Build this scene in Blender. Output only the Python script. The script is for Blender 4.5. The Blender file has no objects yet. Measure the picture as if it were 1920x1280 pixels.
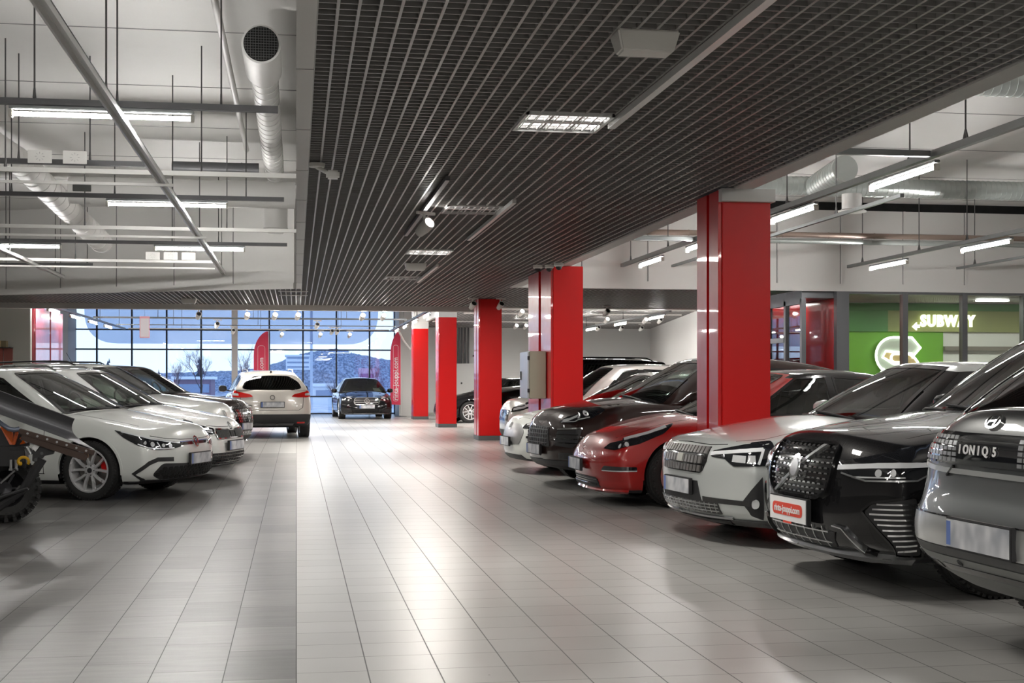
import bpy, bmesh, math, random
import numpy as np
from mathutils import Vector, Matrix
from mathutils.bvhtree import BVHTree
from mathutils.geometry import delaunay_2d_cdt
PI = math.pi
random.seed(7)
SC = bpy.context.scene
COL = SC.collection

# ---------------------------------------------------------------- camera
CAM_H = 1.29
YAW = math.atan((960 - 555.5) / 2500.0)
cd = bpy.data.cameras.new('camera')
cam = bpy.data.objects.new('camera', cd); COL.objects.link(cam)
cam.location = (0, 0, CAM_H); cam.rotation_euler = (PI / 2, 0, -YAW)
cd.sensor_width = 36.0; cd.lens = 2500.0 / 1920 * 36; cd.shift_y = 75.5 / 1920
cd.clip_start = 0.05; cd.clip_end = 900
SC.camera = cam
# ---------------------------------------------------------------- view, exposure
SC.view_settings.view_transform = 'Standard'; SC.view_settings.look = 'None'
SC.view_settings.gamma = 1.0; SC.view_settings.use_curve_mapping = False
SC.view_settings.exposure = 0.9
SC.cycles.use_denoising = True
SC.cycles.max_bounces = 8; SC.cycles.diffuse_bounces = 4; SC.cycles.glossy_bounces = 4
SC.cycles.transparent_max_bounces = 12; SC.cycles.transmission_bounces = 4
SC.cycles.sample_clamp_indirect = 6.0; SC.cycles.caustics_reflective = False; SC.cycles.caustics_refractive = False
# ---------------------------------------------------------------- world: winter dusk sky
W = bpy.data.worlds.new('dusk'); SC.world = W; W.use_nodes = True
nt = W.node_tree; nt.nodes.clear()
wo = nt.nodes.new('ShaderNodeOutputWorld'); wb = nt.nodes.new('ShaderNodeBackground')
tc = nt.nodes.new('ShaderNodeTexCoord'); sx = nt.nodes.new('ShaderNodeSeparateXYZ'); cr = nt.nodes.new('ShaderNodeValToRGB')
nt.links.new(tc.outputs['Generated'], sx.inputs[0]); nt.links.new(sx.outputs['Z'], cr.inputs[0])
nt.links.new(cr.outputs[0], wb.inputs[0]); nt.links.new(wb.outputs[0], wo.inputs[0])
cr.color_ramp.elements[0].position = 0.0; cr.color_ramp.elements[0].color = (0.66, 0.80, 1.0, 1)
cr.color_ramp.elements[1].position = 0.35; cr.color_ramp.elements[1].color = (0.46, 0.62, .95, 1)
wb.inputs[1].default_value = 1.15
# ---------------------------------------------------------------- large soft area lights: lamp light and added fill
def area(name, loc, sx_, sy_, power, color=(1, .95, .88), rot=(0, 0, 0)):
    l = bpy.data.lights.new(name, 'AREA'); l.shape = 'RECTANGLE'; l.size = sx_; l.size_y = sy_
    l.energy = power; l.color = color
    o = bpy.data.objects.new(name, l); COL.objects.link(o); o.location = loc; o.rotation_euler = rot
    return o
# unseen area lights added as even fill, overhead and behind the camera
for i, yy in enumerate((-5.5, -1.5, 2.2)):
    area('lamp_and_fill_light', (2.1, yy, 3.08), 1.2, .3, 55)
for yy in (0, 5):
    area('lamp_and_fill_light', (-4.5, yy, 3.9), 3.0, .12, 60)
    area('lamp_and_fill_light', (8.0, yy + 1, 3.7), .12, 3.0, 60)

# ================================================================= helpers
def mat(name, color=(.5, .5, .5), rough=.5, metal=0, coat=0, spec=.5, emit=None, estr=0, alpha=1, bump=None):
    m = bpy.data.materials.new(name); m.use_nodes = True
    b = m.node_tree.nodes['Principled BSDF']
    b.inputs['Base Color'].default_value = (*color, 1); b.inputs['Roughness'].default_value = rough
    b.inputs['Metallic'].default_value = metal; b.inputs['Coat Weight'].default_value = coat
    b.inputs['Coat Roughness'].default_value = .03; b.inputs['Specular IOR Level'].default_value = spec
    if emit: b.inputs['Emission Color'].default_value = (*emit, 1); b.inputs['Emission Strength'].default_value = estr
    if alpha < 1: b.inputs['Alpha'].default_value = alpha
    if bump or True:
        # a faint procedural unevenness of colour so that nothing is a perfectly flat swatch
        n = m.node_tree
        tx = n.nodes.new('ShaderNodeTexCoord'); no = n.nodes.new('ShaderNodeTexNoise'); no.inputs['Scale'].default_value = (bump[0] if bump else 6)
        n.links.new(tx.outputs['Object'], no.inputs['Vector'])
        mr = n.nodes.new('ShaderNodeMapRange'); mr.inputs[3].default_value = max(0, rough * .85); mr.inputs[4].default_value = min(1, rough * 1.15 + .01)
        n.links.new(no.outputs[0], mr.inputs[0]); n.links.new(mr.outputs[0], b.inputs['Roughness'])
        if bump:
            bp = n.nodes.new('ShaderNodeBump'); bp.inputs['Strength'].default_value = bump[1]; bp.inputs['Distance'].default_value = bump[2]
            n.links.new(no.outputs[0], bp.inputs['Height']); n.links.new(bp.outputs[0], b.inputs['Normal'])
    return m

def glassmat(name, tint, refl=.06, rough=0.0):
    m = bpy.data.materials.new(name); m.use_nodes = True; n = m.node_tree; n.nodes.clear()
    o = n.nodes.new('ShaderNodeOutputMaterial'); mx = n.nodes.new('ShaderNodeMixShader'); t = n.nodes.new('ShaderNodeBsdfTransparent')
    g = n.nodes.new('ShaderNodeBsdfGlossy'); lw = n.nodes.new('ShaderNodeLayerWeight'); mr = n.nodes.new('ShaderNodeMapRange')
    t.inputs[0].default_value = (*tint, 1); g.inputs['Roughness'].default_value = rough
    lw.inputs[0].default_value = .35; mr.inputs[3].default_value = refl; mr.inputs[4].default_value = .85
    n.links.new(lw.outputs['Fresnel'], mr.inputs[0]); n.links.new(mr.outputs[0], mx.inputs[0])
    n.links.new(t.outputs[0], mx.inputs[1]); n.links.new(g.outputs[0], mx.inputs[2]); n.links.new(mx.outputs[0], o.inputs[0])
    return m

def paint(name, color, metal=0.0, rough=.35, flake=0):
    m = mat(name, color, rough, metal, coat=1.0); n = m.node_tree; b = n.nodes['Principled BSDF']
    for l in list(b.inputs['Roughness'].links): n.links.remove(l)
    b.inputs['Roughness'].default_value = rough
    if max(color) < .05: b.inputs['Specular IOR Level'].default_value = .08
    return m

class MB:
    """collects shapes into one mesh"""
    def __init__(s): s.v = []; s.f = []; s.m = []
    def add(s, vs, fs, mi=0):
        o = len(s.v); s.v += [tuple(v) for v in vs]; s.f += [tuple(i + o for i in f) for f in fs]; s.m += [mi] * len(fs); return s
    def box(s, c, d, rz=0, mi=0, M=None):
        x, y, z = (t / 2 for t in d); vs = [Vector((i * x, j * y, k * z)) for i in (-1, 1) for j in (-1, 1) for k in (-1, 1)]
        R = M or Matrix.Rotation(rz, 3, 'Z'); vs = [R @ v + Vector(c) for v in vs]
        return s.add(vs, [(0, 1, 3, 2), (4, 6, 7, 5), (0, 4, 5, 1), (2, 3, 7, 6), (0, 2, 6, 4), (1, 5, 7, 3)], mi)
    def b2(s, p, q, mi=0):
        return s.box([(a + b) / 2 for a, b in zip(p, q)], [abs(b - a) for a, b in zip(p, q)], 0, mi)
    def bar(s, p, q, w, h=None, mi=0, up=(0, 0, 1)):
        p, q = Vector(p), Vector(q); h = h or w; d = (q - p); L = d.length
        if L < 1e-6: return s
        d.normalize(); u = Vector(up)
        if abs(d.dot(u)) > .98: u = Vector((1, 0, 0))
        a = d.cross(u).normalized(); b = a.cross(d)
        vs = [r + a * i * w / 2 + b * j * h / 2 for r in (p, q) for i, j in ((-1, -1), (1, -1), (1, 1), (-1, 1))]
        return s.add(vs, [(0, 3, 2, 1), (4, 5, 6, 7), (0, 1, 5, 4), (1, 2, 6, 5), (2, 3, 7, 6), (3, 0, 4, 7)], mi)
    def tube(s, pts, r, n=10, mi=0, cap=True):
        pts = [Vector(p) for p in pts]; R = r if isinstance(r, (list, tuple)) else [r] * len(pts)
        rings = []; pa = None
        for i, p in enumerate(pts):
            d = (pts[min(i + 1, len(pts) - 1)] - pts[max(i - 1, 0)]).normalized()
            if pa is None:
                u = Vector((0, 0, 1)) if abs(d.z) < .9 else Vector((1, 0, 0)); pa = d.cross(u).normalized()
            else:
                pa = (pa - d * pa.dot(d)).normalized()
            pb = d.cross(pa)
            rings.append([p + (pa * math.cos(2 * PI * k / n) + pb * math.sin(2 * PI * k / n)) * R[i] for k in range(n)])
        vs = [v for rg in rings for v in rg]; fs = []
        for i in range(len(rings) - 1):
            for k in range(n):
                a, b = i * n + k, i * n + (k + 1) % n; fs.append((a, b, b + n, a + n))
        if cap: fs += [tuple(range(n - 1, -1, -1)), tuple(range(len(vs) - n, len(vs)))]
        return s.add(vs, fs, mi)
    def lathe(s, prof, c=(0, 0, 0), axis='Y', n=48, mi=0):
        """prof: list of (r, h) ; revolve about the axis through c"""
        vs = []
        for r, h in prof:
            for k in range(n):
                t = 2 * PI * k / n; a, b = r * math.cos(t), r * math.sin(t)
                v = {'Y': (a, h, b), 'X': (h, a, b), 'Z': (a, b, h)}[axis]; vs.append(Vector(v) + Vector(c))
        fs = []
        for i in range(len(prof) - 1):
            for k in range(n):
                a, b = i * n + k, i * n + (k + 1) % n; fs.append((a, b, b + n, a + n))
        return s.add(vs, fs, mi)
    def prism(s, poly, z0, z1, M=None, mi=0):
        """2D poly in xy extruded z0..z1, then mapped by the 4x4 M"""
        n = len(poly); M = M or Matrix()
        vs = [M @ Vector((x, y, z)) for z in (z0, z1) for x, y in poly]
        fs = [tuple(range(n - 1, -1, -1)), tuple(range(n, 2 * n))] + [(i, (i + 1) % n, n + (i + 1) % n, n + i) for i in range(n)]
        return s.add(vs, fs, mi)
    def mesh(s, name, mats, smooth=False, bevel=0):
        me = bpy.data.meshes.new(name); me.from_pydata(s.v, [], s.f); me.update()
        for m in (mats if isinstance(mats, (list, tuple)) else [mats]): me.materials.append(m)
        me.polygons.foreach_set('material_index', s.m)
        bm = bmesh.new(); bm.from_mesh(me); bmesh.ops.recalc_face_normals(bm, faces=bm.faces)
        if bevel: bmesh.ops.bevel(bm, geom=[e for e in bm.edges if len(e.link_faces) == 2 and e.calc_face_angle(0) > .6], offset=bevel, segments=2, affect='EDGES', clamp_overlap=True)
        bm.to_mesh(me); bm.free()
        if smooth:
            me.polygons.foreach_set('use_smooth', [True] * len(me.polygons)); sharp(me)
        return me
    def build(s, name, mats, parent=None, smooth=False, bevel=0):
        return link(name, s.mesh(name, mats, smooth, bevel), parent)

def sharp(me, ang=.7):
    try: me.set_sharp_from_angle(angle=ang)
    except Exception: pass
def link(name, me, parent=None):
    o = bpy.data.objects.new(name, me); COL.objects.link(o)
    if parent: o.parent = parent
    return o
def empty(name, loc=(0, 0, 0), rz=0, parent=None):
    o = bpy.data.objects.new(name, None); COL.objects.link(o); o.location = loc; o.rotation_euler = (0, 0, rz); o.empty_display_size = .1
    if parent: o.parent = parent
    return o
def tag(o, label=None, cat=None, group=None, kind=None):
    if label: o['label'] = label
    if cat: o['category'] = cat
    if group: o['group'] = group
    if kind: o['kind'] = kind
    return o
def struct(name, mb, m, **k):
    o = mb.build(name, m, None, **k); o['kind'] = 'structure'; return o
def kids(o): return [c for c in COL.objects if c.parent == o]
def copy_tree(o, parent=None):
    c = o.copy(); COL.objects.link(c); c.parent = parent
    for ch in list(o.children): copy_tree(ch, c)
    return c
def textmesh(s, size=1, offset=0, extrude=.01, spacing=1, shear=0, align='CENTER'):
    cu = bpy.data.curves.new('t', 'FONT'); cu.body = s; cu.size = size; cu.offset = offset; cu.extrude = extrude
    cu.space_character = spacing; cu.shear = shear; cu.align_x = align; cu.align_y = 'CENTER'; cu.resolution_u = 3
    o = bpy.data.objects.new('t', cu); COL.objects.link(o)
    dg = bpy.context.evaluated_depsgraph_get(); me = bpy.data.meshes.new_from_object(o.evaluated_get(dg))
    bpy.data.objects.remove(o); bpy.data.curves.remove(cu); me.materials.clear()
    return me
# ================================================================= cars
def curve(pts):
    """smooth monotone interpolation through (x, value) points, vectorised"""
    x = np.array([p[0] for p in pts], float); y = np.array([p[1] for p in pts], float)
    h = np.diff(x); d = np.diff(y) / h; m = np.zeros(len(x)); m[0], m[-1] = d[0], d[-1]
    for i in range(1, len(x) - 1):
        if d[i - 1] * d[i] > 0:
            w1, w2 = 2 * h[i] + h[i - 1], h[i] + 2 * h[i - 1]; m[i] = (w1 + w2) / (w1 / d[i - 1] + w2 / d[i])
    def f(t):
        t = np.clip(np.asarray(t, float), x[0], x[-1]); i = np.clip(np.searchsorted(x, t) - 1, 0, len(x) - 2)
        u = (t - x[i]) / h[i]; u2, u3 = u * u, u ** 3
        return (2 * u3 - 3 * u2 + 1) * y[i] + (u3 - 2 * u2 + u) * h[i] * m[i] + (-2 * u3 + 3 * u2) * y[i + 1] + (u3 - u2) * h[i] * m[i + 1]
    return f

def boxgrid(A, B, C, F):
    """surface of the unit box on the grid A x B x C, mapped by the vectorised F"""
    na, nb, nc = len(A), len(B), len(C); idx = {}; P = []
    def vid(i, j, k):
        q = (i, j, k)
        if q not in idx: idx[q] = len(P); P.append((A[i], B[j], C[k]))
        return idx[q]
    fs = []
    for i in range(na - 1):
        for j in range(nb - 1):
            fs.append((vid(i, j, 0), vid(i, j + 1, 0), vid(i + 1, j + 1, 0), vid(i + 1, j, 0)))
            fs.append((vid(i, j, nc - 1), vid(i + 1, j, nc - 1), vid(i + 1, j + 1, nc - 1), vid(i, j + 1, nc - 1)))
    for i in range(na - 1):
        for k in range(nc - 1):
            fs.append((vid(i, 0, k), vid(i + 1, 0, k), vid(i + 1, 0, k + 1), vid(i, 0, k + 1)))
            fs.append((vid(i, nb - 1, k), vid(i, nb - 1, k + 1), vid(i + 1, nb - 1, k + 1), vid(i + 1, nb - 1, k)))
    for j in range(nb - 1):
        for k in range(nc - 1):
            fs.append((vid(0, j, k), vid(0, j, k + 1), vid(0, j + 1, k + 1), vid(0, j + 1, k)))
            fs.append((vid(na - 1, j, k), vid(na - 1, j + 1, k), vid(na - 1, j + 1, k + 1), vid(na - 1, j, k + 1)))
    P = np.array(P); V = F(P[:, 0], P[:, 1], P[:, 2])
    bm = bmesh.new(); vs = [bm.verts.new(v) for v in V]
    for f in fs: bm.faces.new([vs[i] for i in f])
    bm.normal_update(); bmesh.ops.recalc_face_normals(bm, faces=bm.faces)
    return bm

def cut(bm, g):
    """cut the mesh cleanly along g = 0 and drop the side where g < 0"""
    val = {v: g(v.co) for v in bm.verts}
    for e in list(bm.edges):
        a, b = e.verts; ga, gb = val[a], val[b]
        if ga * gb < 0:
            lo, hi = 0.0, 1.0
            for _ in range(9):
                t = (lo + hi) / 2; gm = g(a.co.lerp(b.co, t))
                if gm * ga > 0: lo = t
                else: hi = t
            t = min(.985, max(.015, (lo + hi) / 2))
            nv = bmesh.utils.edge_split(e, a, t)[1]; val[nv] = 0
    for f in list(bm.faces):
        z = [v for v in f.verts if val[v] == 0]
        if len(z) == 2 and any(val[v] < 0 for v in f.verts) and any(val[v] > 0 for v in f.verts):
            try: bmesh.utils.face_split(f, z[0], z[1])
            except Exception: pass
    dead = [f for f in bm.faces if sum((val[v] > 0) - (val[v] < 0) for v in f.verts) < 0]
    bmesh.ops.delete(bm, geom=dead, context='FACES')

def inside(p, poly):
    x, y = p; c = False; n = len(poly)
    for i in range(n):
        x1, y1 = poly[i]; x2, y2 = poly[i - 1]
        if (y1 > y) != (y2 > y) and x < (x2 - x1) * (y - y1) / (y2 - y1) + x1: c = not c
    return c
def polydist(p, poly):
    """signed distance, negative inside"""
    x, y = p; best = 1e9; n = len(poly)
    for i in range(n):
        x1, y1 = poly[i]; x2, y2 = poly[i - 1]; dx, dy = x2 - x1, y2 - y1
        t = max(0, min(1, ((x - x1) * dx + (y - y1) * dy) / (dx * dx + dy * dy + 1e-12)))
        d = (x - x1 - t * dx) ** 2 + (y - y1 - t * dy) ** 2
        if d < best: best = d
    best = math.sqrt(best); return -best if inside(p, poly) else best
def resample(poly, step):
    out = []; n = len(poly)
    for i in range(n):
        a, b = poly[i], poly[(i + 1) % n]; k = max(1, int(math.dist(a, b) / step + .5))
        out += [(a[0] + (b[0] - a[0]) * t / k, a[1] + (b[1] - a[1]) * t / k) for t in range(k)]
    return out
def rounded(poly, r, n=4):
    """round the corners of a polygon"""
    out = []; m = len(poly)
    for i in range(m):
        p, a, b = Vector(poly[i]), Vector(poly[i - 1]), Vector(poly[(i + 1) % m])
        da, db = (a - p), (b - p); ra = min(r, da.length * .45, db.length * .45)
        p0, p1 = p + da.normalized() * ra, p + db.normalized() * ra
        for k in range(n + 1):
            t = k / n; q = p0 * (1 - t) ** 2 + p * 2 * t * (1 - t) + p1 * t * t; out.append((q.x, q.y))
    return out
def shrink(poly, d):
    """inset a simple polygon by d"""
    n = len(poly); ar = sum(poly[i - 1][0] * poly[i][1] - poly[i][0] * poly[i - 1][1] for i in range(n)); sg = 1 if ar > 0 else -1
    out = []
    for i in range(n):
        p, a, b = Vector(poly[i]), Vector(poly[i - 1]), Vector(poly[(i + 1) % n])
        d1 = (p - a).normalized(); d2 = (b - p).normalized(); n1 = Vector((-d1.y, d1.x)) * sg; n2 = Vector((-d2.y, d2.x)) * sg
        m = (n1 + n2); m = m.normalized() if m.length > 1e-6 else n1
        q = p + m * d / max(.45, m.dot(n1)); out.append((q.x, q.y))
    return out
def mirror(poly): return [(-x, y) for x, y in reversed(poly)]

def patch(mb, poly, fn, off=.003, depth=.012, step=.05, hole=None, mi=0, grid=None):
    """skin the 2D outline (with an optional hole) over the surface given by fn(u,v)->(point, normal)"""
    loops = [resample(poly, step)] + ([resample(hole, step)] if hole else [])
    pts = []; edges = []
    for lp in loops:
        o = len(pts); pts += lp; edges += [(o + i, o + (i + 1) % len(lp)) for i in range(len(lp))]
    nb = len(pts)
    xs = [p[0] for p in loops[0]]; ys = [p[1] for p in loops[0]]; g = grid or step
    if hole is None or g < .2:
        u = min(xs) + g / 2
        while u < max(xs):
            v = min(ys) + g / 2
            while v < max(ys):
                if polydist((u, v), loops[0]) < -g * .4 and (not hole or polydist((u, v), loops[1]) > g * .4): pts.append((u, v))
                v += g
            u += g
    r = delaunay_2d_cdt([Vector(p) for p in pts], edges, [], 0, 1e-6)
    V2, F = r[0], r[2]
    keep = []
    for f in F:
        c = (sum(V2[i].x for i in f) / len(f), sum(V2[i].y for i in f) / len(f))
        if inside(c, poly) and not (hole and inside(c, hole)): keep.append(tuple(f))
    if not keep: return
    top = []; bot = []
    for v in V2:
        p, n = fn(v.x, v.y); top.append(p + n * off); bot.append(p - n * depth)
    cnt = {}
    for f in keep:
        for i in range(len(f)):
            a, b = f[i - 1], f[i]; cnt.setdefault((min(a, b), max(a, b)), []).append((a, b))
    N = len(top); fs = list(keep)
    for k, l in cnt.items():
        if len(l) == 1: a, b = l[0]; fs.append((b, a, a + N, b + N))
    # drop unused vertices
    used = sorted({i for f in fs for i in f}); mp = {o: i for i, o in enumerate(used)}; al = top + bot
    mb.add([al[i] for i in used], [tuple(mp[i] for i in f) for f in fs], mi)

CM = {}
def carmats():
    CM['glass'] = glassmat('tinted_car_glass', (.46, .54, .48), .10)
    CM['dglass'] = glassmat('dark_privacy_glass', (.05, .055, .055), .08)
    CM['trim'] = mat('black_gloss_trim', (.008, .008, .009), .12, coat=.6)
    CM['plastic'] = mat('black_plastic', (.022, .022, .024), .55)
    CM['gplastic'] = mat('grey_plastic', (.07, .072, .072), .5)
    CM['lining'] = mat('dark_cabin_lining', (.025, .025, .026), .8)
    CM['seat'] = mat('charcoal_seat_fabric', (.04, .038, .036), .85, bump=(300, .3, .002))
    CM['chrome'] = mat('chrome', (.85, .86, .88), .08, 1)
    CM['satin'] = mat('satin_silver', (.55, .56, .57), .28, 1)
    CM['alloy'] = mat('silver_alloy', (.72, .72, .73), .28, .45)
    CM['pinkalloy'] = mat('rose_tinted_alloy', (.62, .42, .38), .35, .6)
    CM['dalloy'] = mat('dark_alloy', (.05, .05, .055), .3, .8)
    CM['tyre'] = mat('tyre_rubber', (.018, .018, .018), .75, bump=(60, .25, .004))
    CM['disc'] = mat('brake_disc_steel', (.35, .33, .31), .35, .9)
    CM['redcal'] = mat('red_caliper', (.7, .01, .01), .3, coat=.6)
    CM['lampglass'] = mat('headlamp_glass', (.012, .013, .016), .04, coat=1)
    CM['lampwhite'] = mat('bright_lamp_reflector', (.80, .82, .84), .12, .35)
    CM['drl'] = mat('running_light_strip', (.8, .82, .85), .15, .1)
    CM['redlamp'] = mat('red_tail_lamp', (.55, .012, .01), .08, coat=1)
    CM['plateblur'] = platemat('number_plate_white')
    CM['white'] = mat('white_lettering', (.85, .85, .85), .4)
    CM['redlogo'] = mat('red_logo_print', (.75, .06, .03), .4)
    CM['rplate'] = mat('dealer_plate_white', (.86, .86, .86), .35)
def platemat(name):
    m = mat(name, (.62, .63, .66), .4); n = m.node_tree; b = n.nodes['Principled BSDF']
    tx = n.nodes.new('ShaderNodeTexCoord'); mp = n.nodes.new('ShaderNodeMapping'); no = n.nodes.new('ShaderNodeTexNoise'); cr = n.nodes.new('ShaderNodeValToRGB')
    mp.inputs['Scale'].default_value = (8, 8, 6); no.inputs['Scale'].default_value = 1.4; no.inputs['Detail'].default_value = 1
    n.links.new(tx.outputs['Object'], mp.inputs[0]); n.links.new(mp.outputs[0], no.inputs[0]); n.links.new(no.outputs[0], cr.inputs[0]); n.links.new(cr.outputs[0], b.inputs['Base Color'])
    cr.color_ramp.elements[0].position = .3; cr.color_ramp.elements[0].color = (.34, .36, .40, 1)
    cr.color_ramp.elements[1].position = .65; cr.color_ramp.elements[1].color = (.66, .67, .69, 1)
    return m

def wheel_meshes(R, wd, rimR, style, rim, nspoke=5, caliper=None):
    """wheel about the Y axis through its centre, outer face towards -Y"""
    h = wd / 2; out = []
    t = MB(); sh = .018
    t.lathe([(rimR, -h * .86), (rimR + .02, -h * .97), (R - .035, -h), (R - .012, -h * .93), (R, -h * .78), (R, -h * .30), (R - .008, -h * .28), (R - .008, -h * .22), (R, -h * .2),
             (R, h * .2), (R - .008, h * .22), (R - .008, h * .28), (R, h * .3), (R, h * .78), (R - .012, h * .93), (R - .035, h), (rimR, h * .86), (rimR, -h * .86)], n=56)
    for k in range(56):     # shoulder tread blocks
        a = 2 * PI * k / 56
        for sd in (-1, 1):
            M = Matrix.Rotation(-a, 3, 'Y'); c = M @ Vector((R - .008, sd * h * .86, 0)); t.box(c, (.018, h * .26, .022), M=M)
    out.append(('tyre', t.mesh('tyre', CM['tyre'], True), None))
    r = MB(); rw = -h * .80
    r.lathe([(rimR + .004, -h * .9), (rimR + .006, -h * .97), (rimR - .012, -h * .98), (rimR - .02, -h * .85), (rimR - .035, h * .2), (rimR - .03, h * .8), (rimR, h * .86)], n=48)
    r.lathe([(.001, rw + .005), (.045, rw), (.07, rw + .012), (.075, rw + .05)], n=24)
    for k in range(nspoke):
        a0 = 2 * PI * k / nspoke + .3
        offs = (-.20, .20) if style == 'double' else ((0,) if style in ('single', 'turbine', 'wide') else (0,))
        for o_ in offs:
            a1 = a0 + (o_ * .9); a2 = a0 + o_ * 1.75 + (.35 if style == 'turbine' else 0)
            w1 = {'single': .038, 'double': .026, 'turbine': .03, 'wide': .07}[style]; w2 = {'single': .03, 'double': .026, 'turbine': .032, 'wide': .13}[style]
            pts = []
            for (rad, ang, wv, yy) in ((.05, a1, w1, rw + .004), (rimR * .55, (a1 + a2) / 2, (w1 + w2) / 2 * .9, rw - .008), (rimR - .012, a2, w2, -h * .93)):
                d = Vector((math.cos(ang), 0, math.sin(ang))); tn = Vector((-d.z, 0, d.x))
                pts.append([d * rad + tn * wv / 2 + Vector((0, yy, 0)), d * rad - tn * wv / 2 + Vector((0, yy, 0)), d * rad - tn * wv / 2 * 1.3 + Vector((0, yy + .03, 0)), d * rad + tn * wv / 2 * 1.3 + Vector((0, yy + .03, 0))])
            vs = sum(pts, []); fs = [(0, 3, 2, 1), (8, 9, 10, 11)]
            for i in range(2):
                for j in range(4): fs.append((i * 4 + j, i * 4 + (j + 1) % 4, i * 4 + 4 + (j + 1) % 4, i * 4 + 4 + j))
            r.add(vs, fs)
    out.append(('rim', r.mesh('rim', rim, True), None))
    hc = MB(); hc.lathe([(.001, rw - .004), (.028, rw - .003), (.03, rw + .01)], n=20)
    for k in range(5):
        a = 2 * PI * k / 5; hc.lathe([(.001, rw - .001), (.007, rw), (.008, rw + .02)], c=(.052 * math.cos(a), 0, .052 * math.sin(a)), n=8)
    out.append(('hub_cap', hc.mesh('hub_cap', CM['plastic'], True), None))
    d = MB(); d.lathe([(.07, -h * .1), (rimR * .72, -h * .1), (rimR * .72, h * .08), (.07, h * .08)], n=36)
    out.append(('brake_disc', d.mesh('brake_disc', CM['disc'], True), None))
    if caliper:
        c = MB(); poly = []
        for k in range(7): a = -.15 + k * .16; poly.append((rimR * .86 * math.cos(a), rimR * .86 * math.sin(a)))
        for k in range(6, -1, -1): a = -.15 + k * .16; poly.append((rimR * .55 * math.cos(a), rimR * .55 * math.sin(a)))
        c.prism(poly, -.03, .06, Matrix.Rotation(PI / 2, 4, 'X'))
        out.append(('brake_caliper', c.mesh('brake_caliper', caliper, bevel=.004), 'red brake caliper'))
    return out

def seat_mesh():
    m = MB()
    def slab(c, d, rx): m.box(c, d, M=Matrix.Rotation(rx, 3, 'Y'))
    slab((0, 0, .30), (.13, .46, .62), .28); slab((.13, 0, .68), (.09, .25, .17), .2); m.box((.08, .06, .58), (.02, .012, .1)); m.box((.08, -.06, .58), (.02, .012, .1))
    return m.mesh('seat', CM['seat'], True, bevel=.035)

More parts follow.
